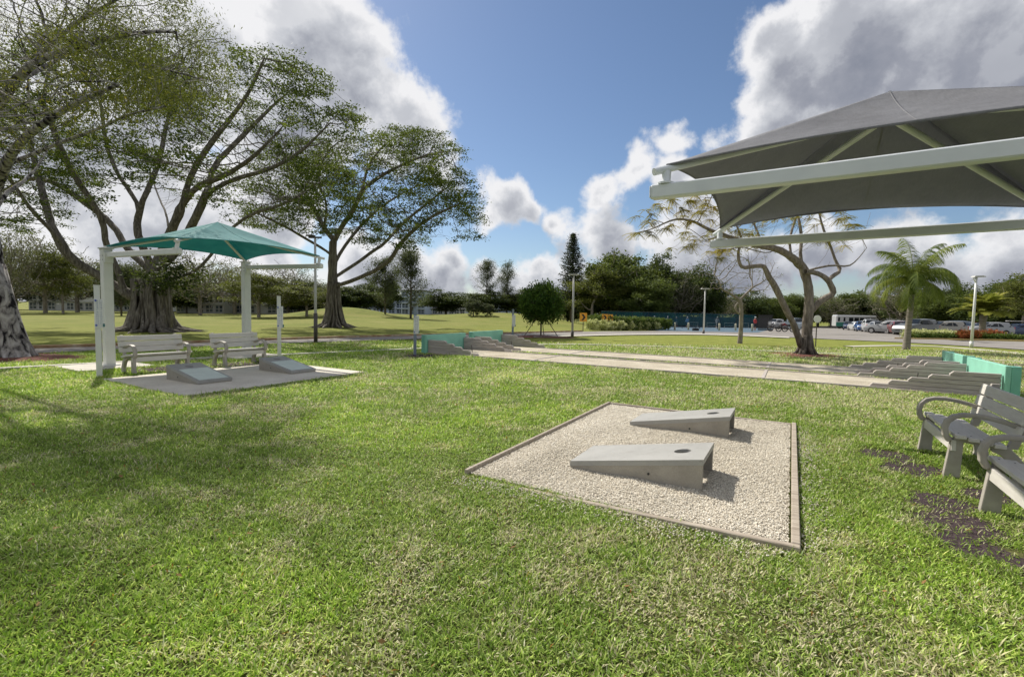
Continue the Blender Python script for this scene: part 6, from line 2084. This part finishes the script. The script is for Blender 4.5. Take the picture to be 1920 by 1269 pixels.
def build_cars():
    def at(px, Y): return D(px, 600, Y)[0], Y
    side = math.pi
    cars = [(1593, 84, 'navy', 'sedan', R(-125), 'dark blue sedan at the far end of the row, touching the bus'),
            (1608, 78, 'white', 'sedan', R(70), 'white sedan with red tail lights next to the dark blue one in the far row'),
            (1618, 70, 'blue', 'sedan', R(-120), 'small blue car low between two white cars in the row'),
            (1634, 66, 'white', 'suv', R(-118), 'white sport utility car in the middle of the parked row'),
            (1650, 60, 'silver', 'sedan', R(-112), 'silver sedan seen from the front in the parked row'),
            (1668, 56, 'silver', 'wagon', R(-65)+math.pi, 'silver wagon with red tail lights seen from behind in the row'),
            (1690, 52.5, 'maroon', 'sedan', R(-118), 'dark red car mostly hidden behind the grey sport utility car'),
            (1718, 50.5, 'grey', 'suv', R(-164), 'grey sport utility car facing the crooked tree beside the palm trunk'),
            (1765, 53.5, 'champagne', 'wagon', R(176), 'champagne silver wagon behind the pale hedge'),
            (1786, 62, 'steel', 'suv', R(176), 'blue grey car whose roof shows above the champagne wagon'),
            (1826, 60, 'silver', 'sedan', R(176), 'silver sedan left of the stout palm trunk'),
            (1872, 62, 'white', 'sedan', R(168), 'white sedan right of the stout palm trunk'),
            (1912, 56, 'navy', 'sedan', R(172), 'dark blue sedan behind the red shrubs at the photo edge'),
            (1752, 74, 'grey', 'suv', R(176), 'dark grey car in the rear row beyond the palm'),
            (1497, 68, 'steel', 'suv', R(-95), 'slate grey sport utility car behind the crooked tree'),
            (1676, 68, 'blue', 'wagon', R(-118), 'blue wagon between the silver cars before the palm'),
            (1738, 62, 'white', 'sedan', R(176), 'white sedan behind the palm trunk, beyond the grey sport utility car'),
            (1804, 72, 'maroon', 'suv', R(176), 'dark red sport utility car in the rear row behind the champagne wagon'),
            (1850, 54, 'silver', 'wagon', R(174), 'silver wagon parked just behind the stout palm trunk'),
            (1935, 64, 'white', 'suv', R(172), 'white sport utility car at the photo edge beyond the dark blue sedan'),
            (1624, 88, 'grey', 'suv', R(-120), 'grey car in front of the bus at the far end'),
            (1452, 92, 'white', 'suv', R(-150), 'white pickup like car beyond the motorcycles')]
    for (px, Y, c, st, rz, lab) in cars:
        x, y = at(px, Y); make_car(lab, c, st, x, y, rz)
    # bus
    x, y = at(1606, 100); z = float(gz(x, y))+.05
    root = thing('shuttle_bus', 'white and green shuttle bus at the end of the car park', 'bus', (x, y, z), R(-12))
    m_ = MB(); m_.box(-4.2, 3.2, -1.15, 1.15, .45, 2.85, None, .18); m_.build('body', 'paint_white', root)
    m_ = MB(); m_.prism([(3.19, .45), (4.3, .45), (4.3, 1.25), (3.8, 1.45), (3.4, 2.3), (3.19, 2.3)], -1.0, 1.0, 'y'); m_.build('cab', 'paint_white', root)
    m_ = MB(); m_.box(-4.22, -1.9, -1.165, -1.152, .5, 1.35); m_.build('stripe', 'bus_green', root)
    for k in range(7):
        xx = -3.9+k*1.0; m_ = MB(); m_.box(xx, xx+(.35 if k < 2 else .82), -1.168, -1.154, 1.55, 2.35, None, .01); m_.build('side_window', 'car_glass', root)
    for ax in (-2.7, 3.0):
        for s in (-1, 1):
            wh = bpy.data.objects.new('wheel', None); wh.location = (ax, s*1.0, .42); link(wh, root)
            m_ = MB(); m_.tube([(0, -.14, 0), (0, .14, 0)], .42, 18); m_.build('tyre', 'tyre', wh)
            m_ = MB(); m_.tube([(0, s*.13, 0), (0, s*.15, 0)], .22, 12); m_.build('rim', 'rim', wh)
    # golf cart like small truck at the far right
    x, y = at(1905, 66); z = float(gz(x, y))+.05
    root = thing('golf_cart', 'white roofed golf cart behind the dark blue sedan', 'golf cart', (x, y, z), R(170))
    m_ = MB(); m_.box(-1.15, 1.15, -.6, .6, .28, .62, None, .08); m_.prism([(.6, .6), (1.15, .6), (1.1, .85), (.75, .95)], -.58, .58, 'y'); m_.build('body', 'paint_white', root)
    m_ = MB(); m_.box(-1.05, .85, -.62, .62, 1.80, 1.88, None, .03); m_.build('roof', 'sign_white', root)
    m_ = MB()
    for (a, b) in ((.8, .55), (.8, -.55), (-.95, .55), (-.95, -.55)): m_.tube([(a, b, .6), (a-.08*(a > 0), b, 1.8)], .02, 6)
    m_.build('roof_frame', 'black', root)
    m_ = MB(); m_.box(-.5, .0, -.5, .5, .64, .80, None, .04); m_.box(-.58, -.48, -.5, .5, .80, 1.2, None, .03); m_.build('seat', 'bollard', root)
    for ax in (-.78, .82):
        for s in (-1, 1):
            m_ = MB(); m_.tube([(ax, s*.50-.09, .23), (ax, s*.50+.09, .23)], .23, 16); m_.build('wheel', 'tyre', root)
    # motorcycles
    for k, (px, Y, lab, c) in enumerate(((1459, 56, 'silver motorcycle left of the crooked tree stems', 'paint_silver'), (1474, 55, 'dark red motorcycle beside the crooked tree stems', 'paint_maroon'))):
        x, y = at(px, Y); z = float(gz(x, y))+.05
        root = thing('motorcycle', lab, 'motorcycle', (x, y, z), R(150+k*20), 'parked motorcycles')
        for ax in (-.72, .75):
            n = 24; m_ = MB(); pts = [(ax+.27*math.cos(2*math.pi*q/n), 0, .32+.27*math.sin(2*math.pi*q/n)) for q in range(n+1)]
            m_.tube(pts, .055, 8, cap=False); m_.tube([(ax, -.06, .32), (ax, .06, .32)], .06, 8)
            for q in range(6): m_.tube([(ax, 0, .32), (ax+.25*math.cos(q*1.05), 0, .32+.25*math.sin(q*1.05))], .01, 4)
            m_.build('wheel', 'tyre', root)
        m_ = MB(); m_.tube([(.75, 0, .32), (.5, 0, .95), (.42, 0, 1.05)], .04, 6); m_.tube([(-.72, 0, .32), (-.2, 0, .42), (.3, 0, .35), (.5, 0, .8), (-.3, 0, .72), (-.72, 0, .32)], .035, 6)
        m_.box(-.25, .3, -.15, .15, .3, .6, None, .05); m_.build('frame', 'dark_steel', root)
        m_ = MB(); m_.tube([(-.1, 0, .80), (.15, 0, .86), (.42, 0, .82)], [.10, .17, .09], 10); m_.build('fuel_tank', c, root, smooth=True)
        m_ = MB(); m_.tube([(-.75, 0, .84), (-.45, 0, .76), (-.1, 0, .78)], [.07, .13, .1], 8); m_.build('seat', 'black', root, smooth=True)
        m_ = MB(); m_.tube([(.25, -.38, 1.08), (.42, -.15, 1.02), (.42, .15, 1.02), (.25, .38, 1.08)], .018, 6); m_.build('handlebar', 'rim', root)
    # traffic cones / small posts in the lot
    for k, px in enumerate((1554, 1570)):
        g = Gt(px, 611.5); root = thing('marker_post', 'short dark marker post on the car park, %s one' % ('left' if k == 0 else 'right'), 'post', g, 0, 'marker posts on the car park')
        m_ = MB(); m_.tube([(0, 0, 0), (0, 0, .9)], [.09, .07], 8); m_.build('shaft', 'dark_steel', root); m_ = MB(); m_.box(-.2, .2, -.2, .2, 0.05, .1); m_.build('foot', 'black', root)


# ------------------------------------------------------------------ buildings
def block(label, px0, px1, Y, ptop, cols, floors, wall, seed, rz=0.0, kind='full'):
    xa = D(px0, 580, Y)[0]; xb = D(px1, 580, Y)[0]; zb = float(gz((xa+xb)/2, Y)); H = D((px0+px1)/2, ptop, Y)[2]-zb; Wd = xb-xa
    root = thing('apartment_block', label, 'building', (xa, Y, zb), rz, 'white apartment blocks beyond the trees')
    r = random.Random(seed)
    m_ = MB(); m_.box(0, Wd, 0, 12, -1, H); m_.build('wall', wall, root)
    m_ = MB(); m_.box(-.3, Wd+.3, -.35, 12.3, H+.003, H+.28); m_.build('roof', 'roof_grey', root)
    fh = H/floors; cw = Wd/cols
    for f in range(1, floors):
        m_ = MB(); m_.box(.1, Wd-.1, -.30, -.003, f*fh-.10, f*fh+.06); m_.build('balcony_slab', wall, root)
    for c in range(cols):
        for f in range(floors):
            if r.random() < .10: continue
            x0 = c*cw+cw*.12; x1 = (c+1)*cw-cw*.12; z0 = f*fh+fh*.16; z1 = (f+1)*fh-fh*.18
            m_ = MB(); m_.box(x0, x1, -.035, -.004, z0, z1); w_ = m_.build('window', 'window_glass', root)
            m_ = MB(); nb = 2 if cw < 3 else 3
            for k in range(nb+1):
                xx = x0+(x1-x0)*k/nb; m_.box(xx-.05, xx+.05, -.075, -.037, z0, z1)
            m_.box(x0-.05, x1+.05, -.074, -.038, z1, z1+.09); m_.box(x0-.05, x1+.05, -.074, -.038, z0-.09, z0)
            m_.box(x0+.052, x1-.052, -.070, -.040, z0+(z1-z0)*.42, z0+(z1-z0)*.42+.08)
            m_.build('frame', wall, w_)


def build_buildings():
    block('white apartment block seen between the mottled trunk and the white posts', 54, 176, 88, 530, 7, 3, 'wall_white', 1)
    block('white apartment block just left of the tall white posts', 186, 262, 92, 520, 5, 3, 'wall_white', 6)
    block('white apartment block showing right of the banyan trunk', 330, 420, 86, 533, 5, 3, 'wall_white', 2)
    block('low white block between the canopy post and the second fig', 440, 560, 90, 536, 6, 3, 'wall_white', 3)
    block('pale blue long low block right of the second fig', 640, 800, 128, 557, 11, 3, 'wall_blue', 4)
    block('taller pale blue tower block right of the second fig', 752, 797, 122, 546, 3, 4, 'wall_blue', 14)
    block('long low white block behind the flat topped dark tree', 800, 872, 132, 567, 7, 2, 'wall_white', 5)
    block('pale blue block under the tall wispy pair of trees', 925, 1000, 128, 555, 7, 3, 'wall_blue', 7)
    # shade roof far beyond the cars
    x = D(1690, 580, 120)[0]
    m_ = MB(); m_.prism([(0, 3.2), (5, 5.2), (16, 5.2), (21, 3.2)], 0, 9, 'y')
    root = thing('far_building', 'dark roofed building behind the cars under the bare tree', 'building', (D(1640, 580, 125)[0], 125, -1.5))
    m_.build('roof', 'roof_grey', root)
    m_ = MB(); m_.box(.6, 20.4, .6, 8.6, -.2, 3.19); m_.build('wall', 'wall_white', root)


# ------------------------------------------------------------------ build everything
build_ground()
build_roads()
build_play_pads()
build_boards()
build_benches()
build_canopies()
build_posts()
build_lamps()
build_pits()
build_courts()
build_people()
build_cars()
build_buildings()
build_hedges()
build_hero_trees()
build_palms()
build_background_trees()
for (px, py, rr_, sd) in ((22, 672, 1.5, 1), (1512, 667, 1.25, 2), (1014, 631.5, 1.5, 3)):
    g_ = Gt(px, py); mulch(g_[0], g_[1], rr_, sd)
build_grass()
bpy.context.view_layer.update()
